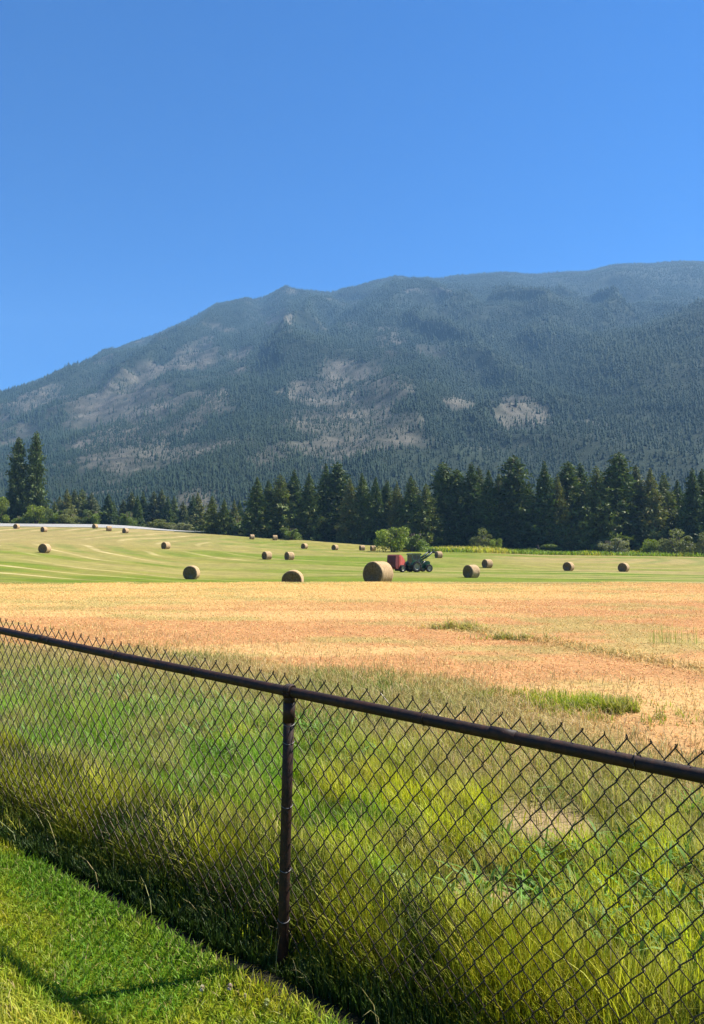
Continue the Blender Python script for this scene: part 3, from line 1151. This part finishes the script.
def baler(loc, rz):
    root = empty('round_baler', loc, rz)
    tag(root, 'faded red round baler with shade-darkened tailgate hitched behind the green tractor', 'baler')
    # local x forward, origin under the axle
    b = MB()
    b.prism([(-0.1, 0.45), (1.1, 0.45), (1.45, 0.95), (1.35, 1.55), (0.9, 2.05), (0.3, 2.45), (-0.1, 2.50)], -0.72, 0.72)
    b.build('chamber', M_red, root)
    t_ = MB()
    t_.prism([(-0.12, 0.5), (-0.12, 2.5), (-0.85, 2.46), (-1.02, 2.35), (-1.12, 1.5), (-1.08, 0.75), (-0.9, 0.52)], -0.74, 0.74)
    tg = t_.build('tailgate', M_red_shade, root)
    for s in (-1, 1):
        sp = MB()
        y0, y1 = sorted((s * 0.745, s * 0.80))
        sp.prism([(-0.05, 0.65), (0.95, 0.65), (1.25, 1.0), (1.1, 1.6), (0.3, 2.2), (-0.05, 2.25)], y0, y1)
        sp.build('side_shield', M_red, root)
        rb = MB()
        rb.prism([(-0.2, 0.7), (-0.2, 2.35), (-0.32, 2.35), (-0.32, 0.7)], *sorted((s * 0.745, s * 0.79)))
        rb.build('tailgate_rib', M_red, tg)
        wheel(root, 0.15, s * 1.0, 0.52, 0.36, s)
    b = MB()
    b.tube([(0.15, -1.0, 0.52), (0.15, 1.0, 0.52)], 0.07, 8)
    b.build('axle', M_black, root)
    d = MB()
    d.tube([(1.1, -0.4, 0.75), (2.45, -0.06, 0.6)], 0.07, 6)
    d.tube([(1.1, 0.4, 0.75), (2.45, 0.06, 0.6)], 0.07, 6)
    d.tube([(2.4, 0, 0.6), (2.75, 0, 0.58)], 0.06, 6)
    d.build('drawbar', M_red, root)
    pk = MB()
    pk.lathe([(0.0, -0.85), (0.26, -0.85), (0.26, 0.85), (0.0, 0.85)], 14, Matrix.Translation((1.15, 0, 0.38)), 0, False)
    for k in range(17):
        y = -0.8 + k * 0.1
        pk.tube([(1.3, y, 0.4), (1.5, y, 0.22)], 0.012, 4)
    pk.build('pickup_reel', M_black, root)
    return root


TR = spot(413, 107)
tra = R(30)
hx, hy = math.cos(tra), math.sin(tra)


def on_ground(root_xy):
    return Vector((root_xy[0], root_xy[1], gz(*root_xy)))


tractor(on_ground((TR.x, TR.y)), tra)
baler(on_ground((TR.x - 3.0 * hx, TR.y - 3.0 * hy)), tra + R(22))


# ------------------------------------------------------------------ trees
def conifer_mesh(seed, slim, rag, tint, pw=0.85, nw=36):
    """unit-height crown: whorls of drooping boughs made of small needle sprays"""
    rnd = np.random.RandomState(seed)
    P, Nn, C = [], [], []
    tris = []
    zb = 0.05
    Vs, Cs = [], []
    side_bulge = rnd.rand(8)
    for i in range(nw):
        f = i / (nw - 1)
        z = zb + (0.985 - zb) * f ** 0.92
        prof = (1 - f) ** pw * 1.15 * (0.6 + 0.4 * min(1, (f + 0.10) / 0.22))
        Rw = slim * prof * (0.62 + 0.65 * rnd.rand()) + 0.004
        nb = int(7 + 6 * (1 - f))
        a0 = rnd.rand() * 6.28
        for k in range(nb):
            a = a0 + 6.283 * k / nb + rnd.uniform(-.3, .3)
            bulge = 0.78 + 0.44 * side_bulge[int(a / 6.283 * 8) % 8]
            L = Rw * bulge * rnd.uniform(1 - rag, 1.12)
            if rnd.rand() < 0.10 * (1 + rag):
                L *= 1.25
            if rnd.rand() < 0.10:
                continue
            ca, sa = math.cos(a), math.sin(a)
            droop = rnd.uniform(0.12, 0.42) * (1.1 - f)
            ns = max(3, int(2 + 5.5 * L / slim))
            bc = rnd.uniform(0.65, 1.35)
            for q in range(ns):
                s = (q + rnd.rand()) / ns
                s = 0.25 + 0.75 * s
                rr = L * s
                cx, cy = ca * rr, sa * rr
                cz = z - droop * L * s + 0.08 * L * s * s
                sz = (0.010 + 0.030 * (1 - 0.4 * s)) * (0.25 + min(1, prof * 1.6))
                for tcount in range(5):
                    d = np.array([ca, sa, -0.25]) + rnd.randn(3) * 0.75
                    d /= np.linalg.norm(d) + 1e-6
                    u = np.cross(d, rnd.randn(3))
                    u /= np.linalg.norm(u) + 1e-6
                    c0 = np.array([cx, cy, cz]) + rnd.randn(3) * sz * 0.45
                    ln = sz * rnd.uniform(0.7, 1.5)
                    Vs += [c0 - u * sz * 0.30, c0 + u * sz * 0.30, c0 + d * ln]
                    g = bc * rnd.uniform(0.75, 1.25)
                    col = np.array(tint) * 1.25 * g * np.array([1 + 0.35 * (rnd.rand() < 0.15), 1, 1])
                    Cs += [col, col, col * 1.15]
    V = np.array(Vs)
    n = len(V) // 3
    return np_mesh('conifer_crown', V, np.arange(n * 3), np.arange(n) * 3, M_needle, np.clip(np.array(Cs), 0, 1))


def trunk_mesh(seed, r=0.016):
    b = MB()
    rnd = random.Random(seed)
    pts = [(0.004 * rnd.uniform(-1, 1), 0.004 * rnd.uniform(-1, 1), z) for z in (-0.03, 0.1, 0.3, 0.5, 0.7, 0.85, 0.98)]
    b.tube(pts, [r * 1.3, r, r * .85, r * .65, r * .45, r * .28, r * .08], 8)
    for k in range(16):
        a = rnd.uniform(0, 6.28)
        z = rnd.uniform(0.06, 0.7)
        L = 0.10 * (1 - z)
        b.tube([(0, 0, z), (math.cos(a) * L, math.sin(a) * L, z - 0.02)], [r * .25, r * .08], 4, cap=False)
    return b.mesh('conifer_trunk', M_bark)


CON = [
    conifer_mesh(1, 0.20, 0.40, (0.052, 0.080, 0.018)),
    conifer_mesh(2, 0.23, 0.50, (0.068, 0.094, 0.020)),
    conifer_mesh(3, 0.17, 0.35, (0.048, 0.074, 0.019), 0.75),
    conifer_mesh(4, 0.25, 0.55, (0.088, 0.110, 0.022), 0.8),
    conifer_mesh(5, 0.22, 0.60, (0.112, 0.122, 0.032), 0.9),
    conifer_mesh(6, 0.18, 0.60, (0.072, 0.088, 0.032), 0.7),
    conifer_mesh(7, 0.165, 0.65, (0.050, 0.074, 0.020), 0.42, 26),
    conifer_mesh(8, 0.20, 0.60, (0.060, 0.086, 0.020), 0.5, 30),
]
TRK = [trunk_mesh(k) for k in range(3)]
_tc = [0]


def conifer(px, top, D, label, kind, group, wide=1.0, name='conifer_tree'):
    x = (px - CX) / F * D
    g = gz(x, D)
    h = zat(top, math.hypot(x, D) if False else D) - g
    _tc[0] += 1
    root = empty(name, (x, D, g - 0.1), random.uniform(0, 6.28))
    root.scale = (h * wide, h * wide, h)
    tag(root, label, 'tree', group)
    link(bpy.data.objects.new('crown', CON[kind % len(CON)]), root)
    link(bpy.data.objects.new('trunk', TRK[_tc[0] % 3]), root)
    return root


ORD = ['first', 'second', 'third', 'fourth', 'fifth', 'sixth', 'seventh', 'eighth', 'ninth', 'tenth', 'eleventh', 'twelfth',
       'thirteenth', 'fourteenth', 'fifteenth', 'sixteenth', 'seventeenth', 'eighteenth', 'nineteenth', 'twentieth']
G_BELT = 'conifers of the tree belt behind the hay field'
belt = [  # px, top row, distance, kind, label
    (257, 477, 246, 1, 'leftmost conifer of the dark belt, beside the blue gap'),
    (268, 480, 250, 0, 'second conifer from the left end of the dark belt'),
    (280, 474, 248, 3, 'broad conifer third from the left end of the dark belt'),
    (294, 470, 252, 2, 'slim conifer standing behind the pale bale against the trees'),
    (309, 473, 247, 1, 'bushy conifer above the small far bale over the striped pair'),
    (326, 464, 250, 0, 'tall pointed conifer, left one of a close pair in the left part of the belt'),
    (338, 462, 252, 6, 'tall pointed conifer, right one of a close pair in the left part of the belt'),
    (350, 478, 244, 4, 'shorter conifer just right of the tall close pair'),
    (362, 473, 243, 1, 'dark conifer behind the pale bales beside the willow'),
    (376, 477, 242, 0, 'conifer directly left of the light green willow top'),
    (387, 480, 245, 2, 'thin conifer rising behind the left half of the willow'),
    (397, 482, 240, 4, 'low conifer rising behind the middle of the willow'),
    (411, 476, 238, 1, 'conifer standing above the roof of the tractor cab'),
    (426, 484, 234, 3, 'conifer with low wide boughs right of the willow'),
    (443, 462, 240, 7, 'tall broad crowned conifer above the loader arm tips'),
    (457, 469, 238, 7, 'conifer with a blunt top right of the tall broad crowned one'),
    (472, 462, 236, 2, 'slim tall conifer above the lone bale by the tractor'),
    (479, 466, 240, 5, 'thin ragged conifer close beside the slim one above the lone bale'),
    (489, 470, 232, 0, 'conifer above the farther bale right of the tractor'),
    (499, 474, 236, 4, 'olive tinted conifer left of the very tall spire'),
    (514, 455, 232, 6, 'very tall spire left of the bare gap in the middle of the belt'),
    (529, 482, 240, 2, 'short conifer filling the dip right of the very tall spire'),
    (545, 461, 230, 0, 'tall narrow conifer right of the dip in the belt'),
    (558, 475, 229, 4, 'lower conifer directly above the left bale at far right'),
    (569, 461, 234, 7, 'tall conifer above and just right of the left bale at far right'),
    (581, 463, 236, 2, 'slim conifer paired with the taller one on its left above far right bales'),
    (597, 466, 228, 3, 'broad conifer directly behind the grey green round shrub'),
    (620, 452, 230, 7, 'tallest conifer in the right part of the belt with a heavy top'),
    (637, 465, 231, 5, 'ragged grey tinged conifer right of the heavy topped tallest one'),
    (651, 468, 229, 4, 'wide olive tinted conifer behind the shrubs at far right'),
    (665, 473, 233, 3, 'broad low conifer above the big shrub at far right'),
    (678, 480, 236, 0, 'short conifer in the notch near the right picture edge'),
    (693, 468, 226, 2, 'slim dark conifer near the right picture edge'),
    (703, 469, 228, 0, 'dark conifer cut by the right picture edge'),
    (722, 462, 228, 1, None), (745, 470, 230, 3, None), (770, 460, 232, 2, None), (800, 468, 230, 0, None),
]
for px, top, D, kd, lab in belt:
    if lab is None:
        continue
    conifer(px, top - 1, D, lab, kd, G_BELT, random.uniform(0.95, 1.25))
# partly hidden trees at the back of the belt
for k in range(46):
    px = 252 + k * 10.3 + random.uniform(-3, 3)
    if 528 < px < 537:
        continue
    conifer(px, random.uniform(478, 496), random.uniform(256, 275), 'dark conifer half hidden at the back of the tree belt behind the hay field',
            random.randrange(6), 'half hidden conifers at the back of the belt', random.uniform(1.0, 1.25))
# two tall ones and company on the left
conifer(17, 436, 262, 'left one of the two very tall conifers standing on the rise at the left', 6, 'tall pair on the left rise', 0.70)
conifer(35, 430, 264, 'right one of the two very tall conifers standing on the rise at the left', 7, 'tall pair on the left rise', 0.58)
conifer(212, 495, 244, 'left one of the two small dark conifers at the right end of the rise', 3, 'small pair by the road end', 1.05)
conifer(224, 498, 243, 'right one of the two small dark conifers at the right end of the rise', 1, 'small pair by the road end', 1.15)
for k in range(34):
    px = -40 + k * 7.7 + random.uniform(-2.5, 2.5)
    if px > 205 and px < 232:
        px += 26
    conifer(px, random.uniform(487, 501) + (6 if px < 60 else 0), random.uniform(300, 345), 'dark conifer in the distant row beyond the pale road on the left rise',
            random.randrange(6), 'distant row of conifers beyond the road', random.uniform(1.0, 1.3))


def leafy_mesh(name, seed, tint, n=5200, lobes=17, flat=0.8, leaf=0.045):
    """unit-height broadleaf crown: leaf clumps on several uneven lobes"""
    rnd = np.random.RandomState(seed)
    lob = []
    for k in range(lobes):
        a = rnd.rand() * 6.28
        r = 0.36 * math.sqrt(rnd.rand())
        z = 0.10 + 0.75 * rnd.rand() ** 1.3 * (1 - r)
        lob.append((math.cos(a) * r, math.sin(a) * r, z, rnd.uniform(0.08, 0.22), rnd.uniform(0.65, 1.35)))
    Vs, Cs = [], []
    for i in range(n):
        lx, ly, lz, lr, lb = lob[rnd.randint(lobes)]
        d = rnd.randn(3)
        d /= np.linalg.norm(d)
        rr = lr * (0.45 + 0.6 * rnd.rand() ** 0.6) * (1.25 if lz < 0.4 else 1)
        c0 = np.array([lx, ly, lz]) + d * rr * np.array([1, 1, flat])
        if c0[2] < 0.0:
            c0[2] = rnd.rand() * 0.15
        u = rnd.randn(3)
        u /= np.linalg.norm(u)
        v = np.cross(u, rnd.randn(3))
        v /= np.linalg.norm(v)
        s = leaf * rnd.uniform(0.5, 1.2)
        Vs += [c0 - u * s * .5, c0 + v * s * .4, c0 + u * s * .6, c0 - v * s * .4]
        col = np.array(tint) * lb * rnd.uniform(0.75, 1.3)
        Cs += [col] * 4
    V = np.array(Vs)
    m_ = len(V) // 4
    return np_mesh(name, V, np.arange(m_ * 4), np.arange(m_) * 4, M_leaf, np.clip(np.array(Cs), 0, 1))


def stem_mesh(seed):
    b = MB()
    rnd = random.Random(seed)
    for k in range(7):
        a = rnd.uniform(0, 6.28)
        r = rnd.uniform(0.1, 0.33)
        b.tube([(0.03 * math.cos(a), 0.03 * math.sin(a), -0.03), (0.5 * r * math.cos(a), 0.5 * r * math.sin(a), 0.3), (r * math.cos(a), r * math.sin(a), 0.66)],
               [0.022, 0.014, 0.005], 6)
    return b.mesh('shrub_stems', M_bark)


LEAFY = {
    'bright': leafy_mesh('willow_crown', 21, (0.185, 0.225, 0.028)),
    'mid': leafy_mesh('shrub_crown', 22, (0.125, 0.165, 0.035)),
    'grey': leafy_mesh('grey_shrub_crown', 23, (0.22, 0.225, 0.115)),
    'olive': leafy_mesh('olive_shrub_crown', 24, (0.145, 0.155, 0.045)),
}
STEMS = [stem_mesh(k) for k in range(3)]


def shrub(px, top, D, wpx, kind, label, name='shrub', cat='shrub', group=None):
    x = (px - CX) / F * D
    g = gz(x, D)
    h = max(zat(top, D) - g, 0.8)
    wd = wpx / F * D / 0.95
    root = empty(name, (x, D, g - 0.05), random.uniform(0, 6.28))
    root.scale = (wd, wd, h / 0.95)
    tag(root, label, cat, group)
    link(bpy.data.objects.new('foliage', LEAFY[kind]), root)
    link(bpy.data.objects.new('stems', STEMS[len(label) % 3]), root)


G_SH = 'shrubs along the foot of the tree belt'
shrub(393, 519, 196, 34, 'bright', 'bright light green willow bush behind the red baler', 'willow_bush', 'bush')
shrub(413, 525, 200, 32, 'mid', 'duller green bush leaning on the right of the light green willow', 'willow_bush', 'bush')
shrub(291, 523, 238, 22, 'mid', 'green shrub at the foot of the left part of the dark belt', group=G_SH)
shrub(482, 528, 213, 22, 'olive', 'olive shrub behind the weeds right of the tractor', group=G_SH)
shrub(495, 534, 211, 14, 'bright', 'small light green shrub right of the olive one behind the weeds', group=G_SH)
shrub(613, 534, 212, 32, 'grey', 'grey green rounded shrub left of the far right thicket', group=G_SH)
shrub(650, 534, 213, 20, 'bright', 'light green shrub between the grey one and the big olive one', group=G_SH)
shrub(676, 529, 213, 34, 'olive', 'big olive shrub near the right picture edge', group=G_SH)
shrub(704, 532, 212, 22, 'olive', 'olive shrub cut by the right picture edge', group=G_SH)
shrub(541, 541, 224, 40, 'mid', 'low dark green shrub under the dip in the belt', group=G_SH)
G_LS = 'leafy trees and shrubs behind the road on the rise'
shrub(-2, 488, 256, 26, 'bright', 'light green leafy tree cut by the left picture edge', 'leafy_tree', 'tree', G_LS)
shrub(36, 500, 257, 26, 'bright', 'light green shrub in front of the very tall pair', group=G_LS)
shrub(22, 512, 255, 20, 'mid', 'dull green shrub low at the left of the very tall pair', group=G_LS)
shrub(54, 503, 258, 18, 'mid', 'shrub right of the light green one in front of the tall pair', group=G_LS)
shrub(68, 509, 259, 24, 'olive', 'olive shrub on the road edge right of the tall pair', group=G_LS)
shrub(92, 505, 262, 22, 'mid', 'rounded green shrub above the tiny bale on the brow', group=G_LS)
shrub(128, 506, 262, 18, 'mid', 'green shrub above the three bales on the brow', group=G_LS)
shrub(160, 519, 258, 30, 'olive', 'low olive shrub behind the right part of the pale road', group=G_LS)
shrub(180, 521, 256, 30, 'grey', 'low grey green shrub left of the small dark conifers', group=G_LS)
shrub(237, 512, 252, 18, 'mid', 'green shrub between the small dark pair and the blue gap', group=G_LS)

# ------------------------------------------------------------------ mountain
RID_X = np.array([-700, -300, -100, 0, 30, 60, 130, 160, 180, 215, 245, 262, 285, 300, 330, 355, 395, 440, 500, 560, 590, 620, 690, 800, 1000, 1400.])
RID_Y = np.array([470, 430, 405, 395, 385, 371, 346, 334, 324, 307, 300, 300, 290, 294, 294, 291, 279, 281, 275, 274, 274, 267, 264, 265, 285, 330.])
SP_X = np.array([250, 300, 350, 400, 450, 500, 560, 620, 704, 820, 1000, 1300.])
SP_Y = np.array([520, 470, 425, 402, 386, 372, 356, 340, 318, 300, 300, 330.])
D0, DR, DC = 560.0, 3300.0, 1850.0


def mountain_z(px, D):
    """height of the mountain on bearing px at forward distance D (arrays)"""
    yr = np.interp(px, RID_X, RID_Y)
    zr = CAM_H + DR * np.tan(np.arctan((CY - yr) / F) + PITCH)
    s = (D - D0) / (DR - D0)
    prof = np.where(s < 1, np.clip(s, 0, 1) ** 1.18, 1 - 0.8 * (s - 1))
    x = (px - CX) / F * D
    ridged = 1 - np.abs(2 * fbm(x * 0.0016 + 11, D * 0.0007 + 3, 5) - 1)
    lump = fbm(x * 0.0035 + 31, D * 0.0028 + 8, 5) - 0.5
    gul = 1 - np.abs(2 * vnoise(x * 0.0052 + fbm(x * .004, D * .004, 3) * 2.2, D * 0.0009 + 30) - 1)
    win = np.clip(s, 0, 1) * np.clip((1.02 - s) * 2.2, 0.05, 1)
    z = 6 + zr * prof + win * (260 * (ridged - 0.62) + 150 * lump + 150 * (gul - 0.5))
    # nearer shoulder on the right
    yc = np.interp(px, SP_X, SP_Y)
    dc = DC + 250 * (fbm(x * 0.001 + 60, D * 0 + 2, 3) - 0.5) * 2
    zc = np.maximum(CAM_H + dc * np.tan(np.arctan((CY - yc) / F) + PITCH), 0)
    sc = (D - D0) / (dc - D0)
    pc = np.where(sc < 1, np.clip(sc, 0, 1) ** 1.1, 1 - 0.55 * (sc - 1))
    zs = 6 + zc * pc + np.clip(sc, 0, 1) * np.clip((1.3 - sc) * 2, 0.2, 1) * (110 * (ridged - 0.6) + 100 * lump + 60 * (gul - 0.5))
    k = 28.0
    hi = np.maximum(z, zs)
    z = hi + k * np.log(np.exp((z - hi) / k) + np.exp((zs - hi) / k)) - k * np.log(2.0) * np.exp(-np.abs(z - zs) / k)
    foot = sstep(D0, D0 + 160, D)
    return 4.0 * (1 - foot) + z * foot


# clearings and scree: bearing, picture row of their middle when seen from the field, half sizes
BARE = [(345, 405, 66, 46, 1.15), (130, 420, 72, 48, 1.1), (217, 402, 32, 16, 1.15), (195, 357, 32, 16, 1.05), (238, 356, 16, 13, 1.0),
        (515, 415, 34, 16, 1.2), (460, 403, 20, 9, 1.1), (278, 318, 16, 11, 1.0), (430, 290, 60, 5, .5), (300, 470, 60, 12, 0.7),
        (60, 400, 60, 24, 0.7), (170, 455, 80, 24, .8), (90, 385, 60, 20, .6), (245, 300, 20, 7, .6), (555, 315, 30, 6, .5)]


def bare_mask(px, row, x, D):
    b = np.zeros(np.shape(px))
    for bx, by, sx, sy, st in BARE:
        b = np.maximum(b, st * np.exp(-(((px - bx) / sx) ** 2 + ((row - by) / sy) ** 2) * 0.8))
    nn = fbm(x * 0.011 + 71, D * 0.011 + 5, 5)
    n2 = fbm(x * 0.0032 + 3, D * 0.0032 + 55, 4)
    b = b * (1 - 0.95 * sstep(548, 580, px))
    n2 = n2 + 0.04 * sstep(460, 400, px) * sstep(340, 380, row)
    n2 = n2 - 0.35 * sstep(440, 540, px) - 0.15 * sstep(330, 300, row)
    fine_ = 0.72 + 0.28 * sstep(0.40, 0.55, fbm(x * 0.03 + 7, D * 0.022 + 3, 3))
    return fine_ * np.clip(sstep(0.30, 0.62, b * (0.05 + 1.6 * nn)) + 0.75 * sstep(0.52, 0.62, n2 * 0.5 + nn * 0.5), 0, 1)


def row_of(z, D):
    return CY - F * np.tan(np.arctan2(z - CAM_H, D) - PITCH)


def mountain():
    px = np.concatenate([np.linspace(-700, -60, 90)[:-1], np.linspace(-60, 770, 400), np.linspace(770, 1400, 90)[1:]])
    D = np.concatenate([np.linspace(D0 - 40, 2100, 170)[:-1], np.linspace(2100, DR + 40, 150), np.linspace(DR + 70, 4300, 14)])
    PX, DD = np.meshgrid(px, D)
    Z = mountain_z(PX, DD)
    X = (PX - CX) / F * DD
    nr, nc = X.shape
    idx = np.arange(nr * nc).reshape(nr, nc)
    q = np.stack([idx[:-1, :-1], idx[:-1, 1:], idx[1:, 1:], idx[1:, :-1]], -1).reshape(-1, 4)[:, ::-1]
    bm = bare_mask(PX, row_of(Z, DD), X, DD)
    v = 0.5 * fbm(X * 0.07, DD * 0.07, 4) + 0.5 * fbm(X * 0.012 + 9, DD * 0.02, 4)
    v = sstep(0.3, 0.7, v)
    c = lerp3([0.032, 0.046, 0.022], lerp3([0.060, 0.062, 0.042], [0.205, 0.182, 0.132], v), bm)
    m_ = vertex_ground('mountain_ground', 0.05, 0.5, dist=3.0)
    me = np_mesh('mountain', np.stack([X, DD, Z], -1), q, np.arange(len(q)) * 4, m_, c.reshape(-1, 3), True)
    tag(link(bpy.data.objects.new('mountain', me)), kind='structure')


mountain()


def forest():
    """the woods covering the mountain and its foot: far too many to count"""
    n, n2 = 270000, 75000
    Dmin, Dmax = 430.0, DR + 60
    D = np.sqrt(RS.rand(n) * (Dmax ** 2 - Dmin ** 2) + Dmin ** 2)
    D = np.concatenate([D, RS.uniform(430, 1500, n2)])
    n = n + n2
    px = RS.uniform(-140, 850, n)
    x = (px - CX) / F * D
    z = np.where(D > D0, mountain_z(px, np.maximum(D, D0)), terrain(x, D))
    bm = bare_mask(px, row_of(z, D), x, D)
    dens = 0.35 + 0.9 * sstep(0.35, 0.6, fbm(x * 0.006 + 90, D * 0.006, 4))
    ok = RS.rand(n) < np.clip(dens, 0, 1) * (1 - 0.58 * bm)
    x, D, z = x[ok], D[ok], z[ok]
    n = len(x)
    h = np.clip(np.exp(RS.randn(n) * 0.38) * 9.0, 3.5, 20) * (0.8 + 0.4 * fbm(x * 0.004, D * 0.004, 2))
    h = np.where(D < D0, h * 1.4, h)
    bmk = bm[ok]
    h = h * (0.58 + 0.42 * sstep(700, 1900, D)) * (1 - 0.3 * sstep(2500, 3000, D))
    h = h * (1 - 0.50 * sstep(0.25, 0.8, bmk) * (RS.rand(n) < 0.85))
    rad = h * RS.uniform(0.15, 0.24, n)
    sides = 5
    a = RS.rand(n)[:, None] * 6.28 + np.arange(sides)[None] * 2 * np.pi / sides
    V = np.zeros((n, 2 * (sides + 1), 3))
    for tier, (zb, zt, rf) in enumerate(((0.04, 0.68, 1.0), (0.42, 1.0, 0.62))):
        b = tier * (sides + 1)
        rj = rad[:, None] * rf * RS.uniform(0.65, 1.25, (n, sides))
        V[:, b:b + sides, 0] = x[:, None] + np.cos(a + tier) * rj
        V[:, b:b + sides, 1] = D[:, None] + np.sin(a + tier) * rj
        V[:, b:b + sides, 2] = z[:, None] + h[:, None] * (zb + RS.uniform(-.04, .06, (n, sides)))
        V[:, b + sides, 0] = x + RS.randn(n) * 0.2
        V[:, b + sides, 1] = D
        V[:, b + sides, 2] = z + h * zt
    tri = []
    for tier in range(2):
        b = tier * (sides + 1)
        for k in range(sides):
            tri.append([b + k, b + (k + 1) % sides, b + sides])
    tri = np.array(tri).ravel()
    loops = np.arange(n)[:, None] * (2 * (sides + 1)) + tri[None]
    nf = n * 2 * sides
    c = lerp3([0.013, 0.027, 0.017], [0.034, 0.048, 0.024], np.clip(0.5 * RS.rand(n) + 0.9 * (fbm(x * 0.008 + 5, D * 0.008, 3) - 0.25), 0, 1))
    C = np.repeat(c[:, None, :], 2 * (sides + 1), 1)
    me = np_mesh('mountain_forest', V, loops, np.arange(nf) * 3, M_forest, C)
    o = link(bpy.data.objects.new('mountain_forest', me))
    tag(o, 'dense blue green conifer forest covering the mountain and the valley foot', 'forest', kind='stuff')


forest()

# ------------------------------------------------------------------ air
HZ = 1.25e-4
m, nt, out = new_mat('hazy_air')
pv = N(nt, 'ShaderNodeVolumePrincipled')
pv.inputs['Color'].default_value = (0.30, 0.58, 0.95, 1)
pv.inputs['Density'].default_value = HZ
pv.inputs['Anisotropy'].default_value = 0.1
nt.links.new(pv.outputs[0], out.inputs['Volume'])
b = MB()
b.box((-5200, -1500, -9), (7000, 4700, 1450))
hz = b.build('haze', m)
tag(hz, 'thin blue summer haze in the air between the field and the mountain', 'haze', kind='stuff')

# ------------------------------------------------------------------ light
w_ = bpy.data.worlds.new('World')
scene.world = w_
w_.use_nodes = True
nt = w_.node_tree
bg = nt.nodes['Background']
sky = nt.nodes.new('ShaderNodeTexSky')
sky.sky_type = 'NISHITA'
sky.sun_disc = False
sky.sun_elevation = SUN_EL
sky.sun_rotation = SUN_AZ
sky.altitude = 2200
sky.air_density = 1.0
sky.dust_density = 0.2
sky.ozone_density = 5.0
hs = nt.nodes.new('ShaderNodeHueSaturation')
hs.inputs['Saturation'].default_value = 1.36
hs.inputs['Hue'].default_value = 0.508
nt.links.new(sky.outputs[0], hs.inputs['Color'])
nt.links.new(hs.outputs[0], bg.inputs['Color'])
bg.inputs['Strength'].default_value = 0.067

sd = bpy.data.lights.new('sun', 'SUN')
sd.energy = 5.0
sd.angle = R(0.53)
sd.color = (1.0, 0.95, 0.87)
so = link(bpy.data.objects.new('sun', sd))
dirv = Vector((math.cos(SUN_EL) * math.sin(SUN_AZ), math.cos(SUN_EL) * math.cos(SUN_AZ), math.sin(SUN_EL)))
so.rotation_euler = dirv.to_track_quat('Z', 'Y').to_euler()
so.location = (30, 10, 60)

# ------------------------------------------------------------------ camera
cd = bpy.data.cameras.new('camera')
cd.sensor_fit = 'AUTO'
cd.sensor_width = 36.0
cd.lens = 36.0 * F / 1024.0
cd.clip_start = 0.05
cd.clip_end = 20000
co = link(bpy.data.objects.new('camera', cd))
co.location = (0, 0, CAM_H)
co.rotation_euler = (R(90) + PITCH, 0, 0)
scene.camera = co

# ------------------------------------------------------------------ render settings
scene.view_settings.view_transform = 'Standard'
scene.view_settings.look = 'None'
scene.view_settings.exposure = 1.42
scene.view_settings.gamma = 1.0
scene.cycles.use_denoising = True
scene.cycles.max_bounces = 6
scene.cycles.diffuse_bounces = 3
scene.cycles.transmission_bounces = 4
scene.cycles.transparent_max_bounces = 8
scene.cycles.volume_bounces = 0
scene.cycles.use_adaptive_sampling = True
scene.cycles.adaptive_threshold = 0.02
